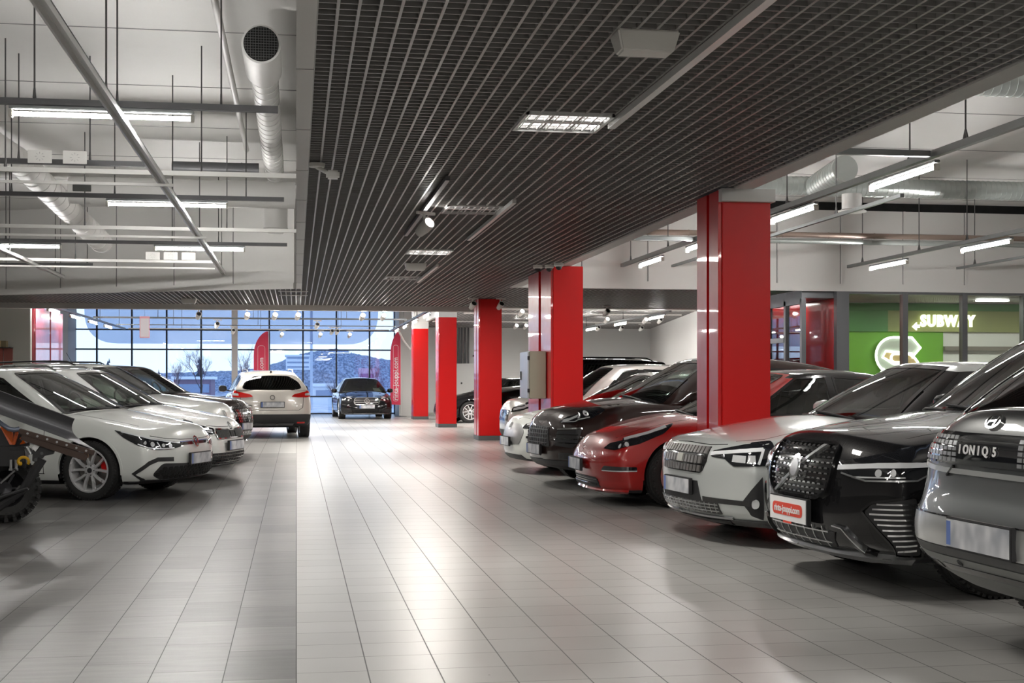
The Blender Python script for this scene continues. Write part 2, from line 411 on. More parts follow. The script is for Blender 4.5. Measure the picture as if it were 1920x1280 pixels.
def build_car(name, spec, label, cat, pose, group=None):
    """local axes: x from the nose (0) rearwards, y across, z up; pose = nose point X, Y and heading in degrees"""
    S = spec; L, Wd = S['L'], S['W']; hw = Wd / 2
    root = empty(name); tag(root, label, cat, group)
    top, sho, bot, plan = curve(S['top']), curve(S['sh']), curve(S['bot']), curve(S['plan'])
    nose, tail = curve(S['nose']), curve(S['tail']); sec = curve(S.get('sec', [(0, .93), (.10, .97), (.2, .985), (.45, 1.0), (.66, .997), (.74, .985), (.86, .975), (1, .93)]))
    kf, pf, kr, pr = S.get('kf', .27), S.get('pf', 3.1), S.get('kr', .2), S.get('pr', 3)
    of, wb_, R = S['of'], S['wb'], S['R']; Ra = S.get('Ra', R + .045)
    def FL(a, b, c):
        ab = np.abs(b)
        xf = nose(c) + kf * ab ** pf * (1 - .25 * c); xr = L - tail(c) - kr * ab ** pr
        x = xf + a * (xr - xf)
        cw = c * (1 - .0)
        w = plan(x) * sec(cw)
        for xc in (of, of + wb_):   # wheel arch flare
            w = w + S.get('flare', .012) * np.exp(-((x - xc) / .42) ** 2) * np.exp(-((c - .55) / .3) ** 2)
        zt = sho(x) + (top(x) - sho(x)) * (1 - ab ** 2.4)
        z = bot(x) + c * (zt - bot(x))
        return np.stack([x, b * w, z], 1)
    A = np.unique(np.concatenate([np.linspace(0, 1, 84), np.linspace(0, .06, 6), np.linspace(.94, 1, 6)])); B = np.linspace(-1, 1, 33); C = np.linspace(0, 1, 17)
    bm = boxgrid(A, B, C, FL)
    for _ in range(S.get('smooth', 2)): bmesh.ops.smooth_vert(bm, verts=bm.verts, factor=.5, use_axis_x=True, use_axis_y=True, use_axis_z=True)
    bm.normal_update()
    bvh = BVHTree.FromBMesh(bm)
    # cabin footprint for the dark interior deck
    gh = S['gh']; x0b, x0t, x1t, x1b = gh['x0b'], gh['x0t'], gh['x1t'], gh['x1b']
    roof = curve(gh['roof']); wr, wrr = gh['wr'], gh.get('wrr', gh['wr'] * .86); kb, kt, kq = gh.get('kb', .28), gh.get('kt', .12), gh.get('kq', .10)
    wbase = gh.get('wb', .93); sag = gh.get('sag', .03)
    def FG(a, b, c):
        ab = np.abs(b)
        e0b, e0t = x0b + kb * ab ** 2.2, x0t + kt * ab ** 2.2; e1b, e1t = x1b - kq * ab ** 2.5, x1t - kq * .5 * ab ** 2.5
        bul = np.sin(PI * np.clip(c, 0, 1))
        xf = e0b + (e0t - e0b) * c - .035 * bul; xr = e1b + (e1t - e1b) * c + .03 * bul
        x = xf + a * (xr - xf); xb = e0b + a * (e1b - e0b); xt = e0t + a * (e1t - e0t)
        zt = roof(xt) - (.045 * ab ** 2.2) - .01; zb = sho(xb) + (top(xb) - sho(xb)) * (1 - ab ** 2.4) - sag
        wB = plan(xb) * wbase; tt = np.clip((xt - x0t) / max(.1, (x1t - x0t)), 0, 1); wT = wr + (wrr - wr) * tt ** 1.6 - .05 * (1 - tt) ** 6
        w = wB + (wT - wB) * c + .035 * bul
        return np.stack([x, b * w, zb + c * (zt - zb)], 1)
    gm = boxgrid(np.linspace(0, 1, 50), np.linspace(-1, 1, 25), np.linspace(0, 1, 13), FG)
    for _ in range(gh.get('smooth', 2)): bmesh.ops.smooth_vert(gm, verts=gm.verts, factor=.5, use_axis_x=True, use_axis_y=True, use_axis_z=True)
    gm.normal_update(); gbvh = BVHTree.FromBMesh(gm)
    def near(tree):
        def f(p):
            q, n, i, d = tree.find_nearest(Vector(p)); return q, n
        return f
    # mapping functions ------------------------------------------------
    def side(tree, sg):
        def f(x, z):
            h = tree.ray_cast(Vector((x, sg * 2, z)), Vector((0, -sg, 0)))
            if h[0] is None: q, n, i, d = tree.find_nearest(Vector((x, sg * hw * .8, z))); return q, n
            return h[0], h[1]
        return f
    def topf(x, y):
        h = bvh.ray_cast(Vector((x, y, 3)), Vector((0, 0, -1)))
        if h[0] is None: q, n, i, d = bvh.find_nearest(Vector((x, y, .8))); return q, n
        return h[0], h[1]
    def wrapper(rear):
        n = 60; bb = np.linspace(0, 1, n); c = np.full(n, .5); f0 = FL(np.full(n, 1. if rear else 0.), bb, c)
        aa = np.linspace(1, .6, 30)[1:] if rear else np.linspace(0, .4, 30)[1:]
        f1 = FL(aa, np.ones(len(aa)), np.full(len(aa), .5)); P = np.vstack([f0, f1])[:, :2]
        T = np.zeros_like(P); T[1:-1] = P[2:] - P[:-2]; T[0] = (0, 1); T[-1] = P[-1] - P[-2]
        for _ in range(8): T[1:-1] = (T[:-2] + T[1:-1] * 2 + T[2:]) / 4
        T /= np.linalg.norm(T, axis=1)[:, None]; s = np.concatenate([[0], np.cumsum(np.linalg.norm(np.diff(P, axis=0), axis=1))])
        sg_ = 1 if rear else -1
        def f(u, z):
            au = abs(u); m = 1 if u >= 0 else -1
            px, py = np.interp(au, s, P[:, 0]), np.interp(au, s, P[:, 1]); tx, ty = np.interp(au, s, T[:, 0]), np.interp(au, s, T[:, 1])
            nx, ny = (-ty, tx) if not rear else (ty, -tx)   # outward
            N = Vector((nx, ny * m, 0)); N.normalize()
            o = Vector((px, py * m, z)) + N * .5
            h = bvh.ray_cast(o, -N, 1.2)
            if h[0] is None: q, n_, i, d = bvh.find_nearest(Vector((px, py * m, z))); return q, n_
            return h[0], h[1]
        return f
    maps = {'front': wrapper(False), 'rear': wrapper(True), 'top': topf}
    for k, sg in (('R', 1), ('L', -1)): maps['side' + k] = side(bvh, sg); maps['gside' + k] = side(gbvh, sg)
    def gfront(b, c):
        p = FG(np.array([0.]), np.array([b]), np.array([c]))[0]; q, n, i, d = gbvh.find_nearest(Vector(p)); return q, n
    def grear(b, c):
        p = FG(np.array([1.]), np.array([b]), np.array([c]))[0]; q, n, i, d = gbvh.find_nearest(Vector(p)); return q, n
    def groof(a, b):
        p = FG(np.array([a]), np.array([b]), np.array([1.]))[0]; q, n, i, d = gbvh.find_nearest(Vector(p)); return q, n
    maps['gfront'] = gfront; maps['grear'] = grear; maps['groof'] = groof
    # wheel arches -----------------------------------------------------
    centres = [of, of + wb_]
    def garch(co):
        if co.z > R + Ra + .02: return 1
        d = min(math.hypot(co.x - xc, (co.z - R)) if co.z > R - .02 else abs(co.x - xc) for xc in centres) - Ra
        return d if abs(co.y) > hw - .32 else max(d, (hw - .32 - abs(co.y)) * .2 + .001)
    cut(bm, garch)
    paintm = S['paint']; lowz = S.get('clad', 0)
    deck = MB()
    cab = lambda x, y: x0b + .06 + kb * (abs(y) / hw) ** 2.2 < x < x1b - .08 - .1 * (abs(y) / hw) ** 2 and abs(y) < plan(x) * wbase - .04
    for f in bm.faces:
        c = f.calc_center_median(); mi = 0
        if c.z < bot(c.x) + .03 and f.normal.z < -.3: mi = 1
        elif f.normal.z > .3 and cab(c.x, c.y) and c.z > sho(c.x) - .1: mi = 2
        elif lowz and c.z < lowz + .0: mi = 1
        f.material_index = mi; f.smooth = True
    me = bpy.data.meshes.new('body'); bm.to_mesh(me); bm.free()
    for m in (paintm, CM['plastic'], CM['lining']): me.materials.append(m)
    body = link('body', me, root)
    # wheel wells
    for xc in centres:
        for sg in (-1, 1):
            ww = MB()
            yo, yi = sg * (hw - .035), sg * (hw - .36); n = 14; ring = []
            for k in range(n + 1):
                a = -.25 + (PI + .5) * k / n; ring.append((xc + (Ra - .004) * math.cos(a), R + (Ra - .004) * math.sin(a)))
            vs = [(x, y, max(z, .16)) for y in (yo, yi) for x, z in ring]; fs = [(i, i + 1, i + n + 2, i + n + 1) for i in range(n)] + [tuple(range(n + 1, 2 * n + 2))]
            ww.add(vs, fs); ww.build('wheel_well', CM['plastic'], root)
    # lip round each arch / cladding
    lipm = CM['plastic'] if S.get('archclad') else paintm
    lw = S.get('archw', .022)
    for xc in centres:
        for sg, k in ((1, 'sideR'), (-1, 'sideL')):
            n = 22; a0 = -.12; outer = []; inner = []
            for i in range(n + 1):
                a = a0 + (PI - 2 * a0) * i / n; outer.append((xc + (Ra + lw) * math.cos(a), R + (Ra + lw) * math.sin(a))); inner.append((xc + (Ra - .006) * math.cos(a), R + (Ra - .006) * math.sin(a)))
            al = MB(); patch(al, outer + inner[::-1], maps[k], off=.006, depth=.03, step=.08, grid=.5); al.build('arch_trim', lipm, root, smooth=True)
    # glass and cabin --------------------------------------------------
    wins = []
    ws = [(-.90, .05), (.90, .05), (.86, .5), (.84, .955), (-.84, .955), (-.86, .5)]
    wsr = rounded(ws, .06); rw = rounded(gh.get('rear', [(-.84, .12), (.84, .12), (.80, .9), (-.80, .9)]), .1)
    gp = {}
    def toyz(poly, a): q = FG(np.full(len(poly), a), np.array([p[0] for p in poly]), np.array([p[1] for p in poly])); return [(v[1], v[2]) for v in q]
    wpoly = toyz(resample(shrink(wsr, .025), .12), 0.); rpoly = toyz(resample(shrink(rw, .03), .12), 1.)
    xm0 = lambda z: x0b + (x0t - x0b) * .5
    def gw(co):
        if co.x > x0t + .02 + kt * 1.05: return 1
        e = polydist((co.y, co.z), wpoly); return e
    nfront = FG(np.array([0.]), np.array([1.]), np.array([.5]))[0]
    def gws(co):
        # only faces of the windscreen: near the front surface
        return gw(co) if co.x < x0b + kb + (x0t - x0b + kt - kb) * max(0, min(1, (co.z - 1.0 * S['sh0']) / (S['H'] - S['sh0']))) + .12 else 1
    S.setdefault('sh0', float(sho(x0b)))
    cut(gm, gws)
    def grr(co):
        if co.x < x1t - .15: return 1
        return polydist((co.y, co.z), rpoly)
    cut(gm, grr)
    sidew = gh['side']     # list of outlines in (x, z)
    big = [shrink(rounded(w_, .03), .02) for w_ in sidew]
    def gsd(co):
        if abs(co.y) < wr * .72: return 1
        return min(polydist((co.x, co.z), w_) for w_ in big)
    if S.get('see', True): cut(gm, gsd)
    for f in gm.faces: f.smooth = True
    gbp = S.get('pillars'); rp = S.get('roofpaint')
    if rp or gbp:
        for f in gm.faces:
            c = f.calc_center_median()
            f.material_index = 0
            if rp and c.z > float(roof(c.x)) - .085 and c.x > x0t - .02 + kt * abs(c.y) / hw: f.material_index = 1
    me = bpy.data.meshes.new('cabin'); gm.to_mesh(me); gm.free(); me.materials.append(gbp or paintm); me.materials.append(rp or paintm); me.materials.append(CM['lining']); me.materials.append(CM['lining'])
    cabin = link('cabin_frame', me, root); so = cabin.modifiers.new('lining', 'SOLIDIFY'); so.thickness = .035; so.offset = -1; so.material_offset = 2; so.material_offset_rim = 2
    def win(nm, poly, mp, m, frit=.03, lab=None, step=.06, off=.002):
        g = MB(); patch(g, poly, mp, off=off, depth=.004, step=step); o = g.build(nm, m, root, smooth=True)
        if lab: o['label'] = lab
        t = MB(); patch(t, poly, mp, off=off + .003, depth=.01, step=step, hole=shrink(poly, frit), grid=.5); t.build(nm + '_seal', CM['trim'], o, smooth=True)
        return o
    win('windscreen', wsr, gfront, S.get('wglass', CM['glass']), .045, step=.09)
    win('rear_window', rw, grear, S.get('rglass', CM['dglass']), .04, step=.1)
    for i, w_ in enumerate(sidew):
        rg = rounded(w_, .03)
        for k in ('gsideR', 'gsideL'): win('side_window', rg, maps[k], CM['glass'] if i < S.get('clearw', 1) else CM['dglass'], .022, off=.004)
    for w0, w1 in zip(sidew[:-1], sidew[1:]):     # gloss black pillar covers between the side windows
        xa, xb = max(p[0] for p in w0), min(p[0] for p in w1); e0 = [p for p in w0 if p[0] > xa - .3]; zl = min(p[1] for p in e0); zh = max(p[1] for p in e0)
        for k in ('gsideR', 'gsideL'): g = MB(); patch(g, [(xa - .015, zl), (xb + .015, zl), (xb + .015, zh - .01), (xa - .015, zh - .01)], maps[k], off=.003, depth=.01, step=.06); g.build('pillar_cover', CM['trim'], root, smooth=True)
    # deck, seats, wheel
    sm = seat_mesh(); zs = float(sho(x0b + 1.2)) - .33
    for (sx_, sy_) in ((x0b + 1.30, .38), (x0b + 1.30, -.38), (x0b + 2.15, .38), (x0b + 2.15, -.38)):
        s_ = link('seat', sm, root); s_.location = (sx_, sy_, zs)
    st = MB(); cx_ = x0b + .72; ring = [Vector((cx_ + .06 * math.sin(2 * PI * k / 24), -.38 + .18 * math.cos(2 * PI * k / 24), zs + .40 + .17 * math.sin(2 * PI * k / 24))) for k in range(25)]
    st.tube(ring, .014, 8); st.bar(ring[0], ring[12], .05, .03); st.bar((cx_, -.38, zs + .4), (cx_ - .25, -.38, zs + .3), .05)
    st.build('steering_wheel', CM['plastic'], root, smooth=True)
    # wheels -----------------------------------------------------------
    wm = wheel_meshes(R, S.get('tw', .225), S.get('rim', R - .10), S.get('wstyle', 'double'), S.get('rimmat', CM['alloy']), S.get('nsp', 5), S.get('caliper'))
    steer = S.get('steer', 0)
    for xc in centres:
        for sg in (-1, 1):
            w = empty('wheel', (xc, sg * (hw - .015 - S.get('tw', .225) / 2), R), (0 if sg < 0 else PI) + (steer if xc == of else 0), root)
            for nm, m_, lb in wm:
                o = link(nm, m_, w)
                if lb: o['label'] = lb
    # mirrors
    mx = S.get('mirror', x0b + .62); mz = float(sho(mx)) + .07
    for sg in (-1, 1):
        if S.get('nomirror') == sg: continue
        q, n = maps['gsideR' if sg > 0 else 'gsideL'](mx, mz + .0)
        y = abs(q.y)
        m_ = MB(); r = [(-.10, .02, .04), (-.06, .075, .065), (.0, .10, .08), (.05, .10, .075), (.07, .095, .07)]
        rings = []
        for (dx, hy, hz) in r:
            rings.append([Vector((mx + dx, sg * (y + .17 + hy * math.copysign(abs(math.cos(t)) ** .7, math.cos(t))), mz + .02 + hz * math.copysign(abs(math.sin(t)) ** .7, math.sin(t)))) for t in [2 * PI * k / 16 for k in range(16)]])
        vs = sum(rings, []); fs = [(i * 16 + k, i * 16 + (k + 1) % 16, i * 16 + 16 + (k + 1) % 16, i * 16 + 16 + k) for i in range(4) for k in range(16)] + [tuple(range(16)), tuple(range(64, 80))]
        m_.add(vs, fs, 0); m_.bar((mx, sg * (y - .02), mz - .04), (mx, sg * (y + .14), mz - .0), .07, .03, 1)
        mo = m_.build('side_mirror', [S.get('mirrormat', paintm), CM['plastic']], root, smooth=True)
    # door seams, handles, hood shut lines --------------------------------
    if S.get('detail', True):
        def line(mp, pts, w=.006, m=CM['trim'], nm='panel_gap', off=.0012, mbs=None):
            g = mbs or MB()
            for p, q in zip(pts[:-1], pts[1:]):
                d = Vector((q[0] - p[0], q[1] - p[1])); 
                if d.length < 1e-5: continue
                t = Vector((-d.y, d.x)).normalized() * w / 2; e = d.normalized() * w * .3
                patch(g, [(p[0] - t.x - e.x, p[1] - t.y - e.y), (q[0] - t.x + e.x, q[1] - t.y + e.y), (q[0] + t.x + e.x, q[1] + t.y + e.y), (p[0] + t.x - e.x, p[1] + t.y - e.y)], maps[mp], off=off, depth=.003, step=.07, grid=.5)
            if mbs is None: g.build(nm, m, root, smooth=True)
        xd = S.get('doors', [x0b + .42, x0b + 1.5, x0b + 2.42]); sg_ = MB()
        for k in ('sideR', 'sideL'):
            for x in xd:
                zz = float(sho(x)) - .05; zb_ = float(bot(x)) + .12
                line(k, [(x, zz), (x, (zz + zb_) / 2), (x + .01, zb_)], mbs=sg_)
            line(k, [(xd[0], float(bot(xd[0])) + .12), (xd[-1], float(bot(xd[-1])) + .12)], mbs=sg_)
        hd = S.get('hood')
        fl = S.get('shut')
        if fl: line('front', fl, mbs=sg_); line('front', mirror(fl)[::-1], mbs=sg_)
        if hd:
            for s_ in (1, -1): line('top', [(x, y * s_) for x, y in hd], mbs=sg_)
        for k, pts in S.get('gaps', []):
            line(k, pts, mbs=sg_)
        sg_.build('panel_gap', CM['trim'], root, smooth=True)
        for k in ('sideR', 'sideL'):
            for x in xd[1:]:
                h = MB(); z = float(sho(x)) - .14; patch(h, rounded([(x - .30, z), (x - .08, z + .006), (x - .08, z + .035), (x - .30, z + .03)], .012), maps[k], off=.028, depth=.0, step=.05); h.build('door_handle', paintm, root, smooth=True)
    # features -------------------------------------------------------------
    for ft in S.get('feat', []):
        nm, mp, polys, m = ft[:4]; o_ = ft[4] if len(ft) > 4 else {}
        both = o_.get('mirror', False)
        groups = [[polys]] if isinstance(polys[0][0], (int, float)) else [[p for p in polys]]
        P = groups[0]
        for sgn in ((1, -1) if both else (1,)):
            g = MB()
            for p in P:
                pp = rounded(p, o_['round']) if o_.get('round') else p
                if sgn < 0: pp = mirror(pp)
                hole = None
                if o_.get('ring'): hole = shrink(pp, o_['ring'])
                patch(g, pp, maps[mp], off=o_.get('off', .006) + .002, depth=o_.get('depth', .012), step=o_.get('step', .034), hole=hole, grid=o_.get('grid'))
            if not g.v: continue
            ob = g.build(nm, m, root, smooth=not o_.get('flat'))
            if o_.get('label'): ob['label'] = o_['label']
    # plates ---------------------------------------------------------------
    for (mp, u, z, kind) in S.get('plates', []):
        p, n = maps[mp](u, z); N = Vector((n.x, n.y, 0)).normalized(); up = Vector((0, 0, 1)); rt = up.cross(N)
        M = Matrix(((rt.x, up.x, N.x), (rt.y, up.y, N.y), (rt.z, up.z, N.z))); q = p + N * S.get('plateoff', .035)
        bp_ = S.get('bigplate', 1); fr = MB(); fr.box(q - N * .006, (.545, .135 * bp_ if kind != 'dealer' else .165, .03), M=M); fo = fr.build('plate_holder', CM['plastic'], root, bevel=.004)
        pl = MB(); pl.box(q + N * .011, (.52, .115 * bp_ if kind != 'dealer' else .15, .006), M=M); po = pl.build('licence_plate', CM['plateblur'] if kind != 'dealer' else CM['rplate'], fo)
        if kind == 'dealer':
            e = MB(); pol = [(-.215 + 0, -.04), (.215, -.04), (.215, .04), (-.215, .04)]; M4 = M.to_4x4(); M4.translation = q + N * .0145
            e.prism(rounded(pol, .045, 6), 0, .002, M4); lo = e.build('dealer_logo', CM['redlogo'], fo)
            tm = textmesh('rinta-jouppi.com', .062, .0012, .001, .92); tm.materials.append(CM['white']); to = link('lettering', tm, fo); M5 = M.to_4x4(); M5.translation = q + N * .0185; to.matrix_local = M5
            e = MB(); M4 = M.to_4x4(); M4.translation = q + N * .013 - up * .082; e.prism([(-.06, -.007), (.06, -.007), (.06, .007), (-.06, .007)], 0, .002, M4); e.build('dealer_strip', CM['redlogo'], fo)
            po['label'] = 'white dealer plate with red rounded logo'
        else:
            e = MB(); e.box(q + N * .0135 - rt * .24 * (1), (.035, .113, .004), M=M); e.build('plate_stripe', mat('blue_plate_stripe', (.12, .2, .5), .4), fo)
    # roof rails
    if S.get('rails'):
        for sgn in (1, -1):
            r = MB(); pts = []
            for k in range(13):
                a = .10 + .78 * k / 12; q, n = groof(a, .90 * sgn); pts.append(q + Vector((0, 0, (.055 if 0 < k < 12 else .0))))
            r.tube(pts, .014, 8); r.build('roof_rail', S['rails'], root, smooth=True)
    if S.get('antenna'):
        a, b = S['antenna']; q, n = groof(a, b); m_ = MB(); m_.tube([q, q + Vector((.10, 0, .16))], .004, 6); m_.build('antenna', CM['plastic'], root)
    if S.get('fin'):
        q, n = groof(.93, 0); m_ = MB(); m_.add([q + Vector(v) for v in ((-.09, 0, 0), (.09, .025, 0), (.09, -.025, 0), (.08, 0, .06))], [(0, 1, 3), (0, 3, 2), (1, 2, 3), (0, 2, 1)]); m_.build('antenna_fin', CM['trim'], root)
    # wipers
    wp = MB()
    for b0, b1 in ((-.55, .15), (.1, .8)):
        pa = [gfront(b0 + (b1 - b0) * t, .045 + .06 * t)[0] + Vector((-.012, 0, .012)) for t in (0, .33, .66, 1)]
        wp.tube(pa, .008, 6)
    wp.build('wiper', CM['plastic'], root)
    if S.get('paper'):
        q = [gfront(b, c)[0] for b, c in S['paper']]; m_ = MB(); n_ = gfront(*S['paper'][0])[1]
        q2 = [p - n_ * .02 for p in q]; m_.add(q2 + [p - n_ * .002 for p in q2], [(0, 1, 2, 3), (7, 6, 5, 4), (0, 4, 5, 1), (1, 5, 6, 2), (2, 6, 7, 3), (3, 7, 4, 0)])
        po = m_.build('price_sheet', mat('price_sheet_paper', (.75, .74, .74), .5), root); po['label'] = 'white price sheet behind the windscreen'
    S.get('extra', lambda *a: None)(root, maps, S, CM)
    # pose
    X, Y, th = pose; t = math.radians(th)
    root.rotation_euler = (0, 0, t + PI)
    if S.get('tailpose'):   # the given point is the tail and heading points out of the tail
        root.rotation_euler = (0, 0, t); v = Vector((-math.cos(t), -math.sin(t), 0)) * L; root.location = (X + v.x, Y + v.y, 0)
    else: root.location = (X, Y, 0)
    return root
def base_spec(kind, L, W, H, **k):
    """side profile of a common type; heights scale with H"""
    if kind == 'hatch':
        s = dict(L=L, W=W, H=H, of=.87, wb=2.63, R=.325,
            top=[(0, .70), (.12, .79), (.45, .87), (.85, .94), (1.15, .985), (1.32, .97), (1.8, .78), (3.4, .80), (L - .35, 1.02), (L - .1, 1.0), (L, .97)],
            sh=[(0, .64), (.3, .74), (.8, .85), (1.3, .90), (2.2, .935), (3.2, .96), (L, 1.0)],
            bot=[(0, .19), (.5, .17), (1.2, .165), (3.2, .17), (L, .26)], plan=[(0, .84), (.3, .86), (.85, W / 2), (3.2, W / 2), (L, .83)],
            nose=[(0, .10), (.1, .03), (.35, 0), (.65, .015), (.85, .05), (1, .13)], tail=[(0, .10), (.2, 0), (.6, .0), (1, .10)],
            gh=dict(x0b=1.05, x0t=1.98, x1t=L - .42, x1b=L - .12, roof=[(1.8, H - .05), (2.15, H - .012), (2.6, H), (3.3, H - .02), (L - .4, H - .09)], wr=.60, wrr=.55,
                side=[[(1.62, .97), (2.38, .985), (2.38, H - .10), (2.1, H - .13)], [(2.47, .985), (3.22, 1.0), (3.22, H - .14), (2.47, H - .10)], [(3.32, 1.02), (3.72, 1.12), (3.55, H - .17), (3.32, H - .15)]]))
    elif kind == 'suv':
        s = dict(L=L, W=W, H=H, of=.88, wb=2.75, R=.36,
            top=[(0, .84), (.12, .95), (.4, 1.01), (.8, 1.06), (1.15, 1.10), (1.3, 1.08), (1.8, .88), (3.6, .9), (L - .3, 1.14), (L, 1.08)],
            sh=[(0, .78), (.3, .88), (.8, .98), (1.3, 1.02), (2.4, 1.05), (3.4, 1.08), (L, 1.12)],
            bot=[(0, .24), (.5, .21), (1.2, .21), (3.4, .22), (L, .32)], plan=[(0, .88), (.3, .90), (.85, W / 2), (3.5, W / 2), (L, .88)],
            nose=[(0, .12), (.12, .03), (.35, 0), (.7, .01), (.9, .05), (1, .14)], tail=[(0, .10), (.2, 0), (.6, .02), (1, .10)],
            gh=dict(x0b=1.1, x0t=1.95, x1t=L - .40, x1b=L - .10, roof=[(1.8, H - .06), (2.15, H - .015), (2.7, H), (3.5, H - .02), (L - .4, H - .09)], wr=.62, wrr=.56,
                side=[[(1.68, 1.09), (2.42, 1.10), (2.42, H - .11), (2.1, H - .15)], [(2.5, 1.10), (3.35, 1.12), (3.35, H - .15), (2.5, H - .11)], [(3.45, 1.14), (3.95, 1.20), (3.8, H - .18), (3.45, H - .16)]]))
    elif kind == 'saloon':
        s = dict(L=L, W=W, H=H, of=.84, wb=2.87, R=.34,
            top=[(0, .66), (.12, .73), (.45, .81), (.85, .90), (1.2, .97), (1.4, .95), (1.9, .76), (3.6, .78), (L - .75, 1.0), (L - .2, 1.02), (L, .98)],
            sh=[(0, .60), (.3, .70), (.8, .82), (1.3, .87), (2.4, .90), (3.4, .92), (L, .96)],
            bot=[(0, .18), (.5, .16), (1.2, .16), (3.4, .17), (L, .26)], plan=[(0, .86), (.3, .88), (.85, W / 2), (3.5, W / 2), (L, .84)],
            nose=[(0, .12), (.1, .03), (.35, 0), (.65, .02), (.85, .06), (1, .14)], tail=[(0, .10), (.2, 0), (.6, .0), (1, .08)],
            gh=dict(x0b=1.12, x0t=2.12, x1t=3.25, x1b=L - .62, roof=[(1.9, H - .05), (2.3, H - .01), (2.7, H), (3.2, H - .04), (3.6, H - .1)], wr=.58, wrr=.54,
                side=[[(1.55, .93), (2.55, .945), (2.55, H - .085), (2.2, H - .105)], [(2.61, .945), (3.45, .96), (3.72, H - .27), (3.4, H - .15), (2.61, H - .085)]]))
    s.update(k); return s
def grid_bars(u0, u1, z0, z1, nu, nz, w, skew=0):
    out = []
    for i in range(nz):
        z = z0 + (z1 - z0) * (i + .5) / nz; out.append([(u0, z - w / 2), (u1, z - w / 2), (u1, z + w / 2), (u0, z + w / 2)])
    for i in range(nu):
        u = u0 + (u1 - u0) * (i + .5) / nu; out.append([(u - w / 2, z0), (u + w / 2, z0), (u + w / 2, z1), (u - w / 2, z1)])
    return out
def clip_in(polys, outline):
    return [p for p in polys if all(inside(q, outline) for q in p)]
def hexes(outline, r, gap=.012):
    out = []; xs = [p[0] for p in outline]; zs = [p[1] for p in outline]; dx = r * 1.75; dz = r * .98; row = 0; z = min(zs)
    while z < max(zs):
        x = min(xs) + (dx / 2 if row % 2 else 0)
        while x < max(xs):
            h = [(x + (r * 1.0 - gap) * math.cos(PI / 3 * k), z + (r * .62 - gap * .6) * math.sin(PI / 3 * k)) for k in range(6)]
            if all(inside(q, outline) for q in h): out.append(h)
            x += dx
        z += dz * .62; row += 1
    return out
def disc(c, r, ry=None, n=20): return [(c[0] + r * math.cos(2 * PI * k / n), c[1] + (ry or r) * math.sin(2 * PI * k / n)) for k in range(n)]
def strip(pts, w):
    """a band of width w along a polyline"""
    L_, R_ = [], []
    for i, p in enumerate(pts):
        a = Vector(pts[max(0, i - 1)]); b = Vector(pts[min(len(pts) - 1, i + 1)]); d = (b - a).normalized(); n = Vector((-d.y, d.x)) * w / 2
        L_.append((p[0] + n.x, p[1] + n.y)); R_.append((p[0] - n.x, p[1] - n.y))
    return L_ + R_[::-1]
def ring_badge(mp, u, z, r, m=None, **k):
    return ('badge', mp, disc((u, z), r), m or CM['chrome'], dict(off=.014, step=.04, ring=r * .22, grid=.5, **k))

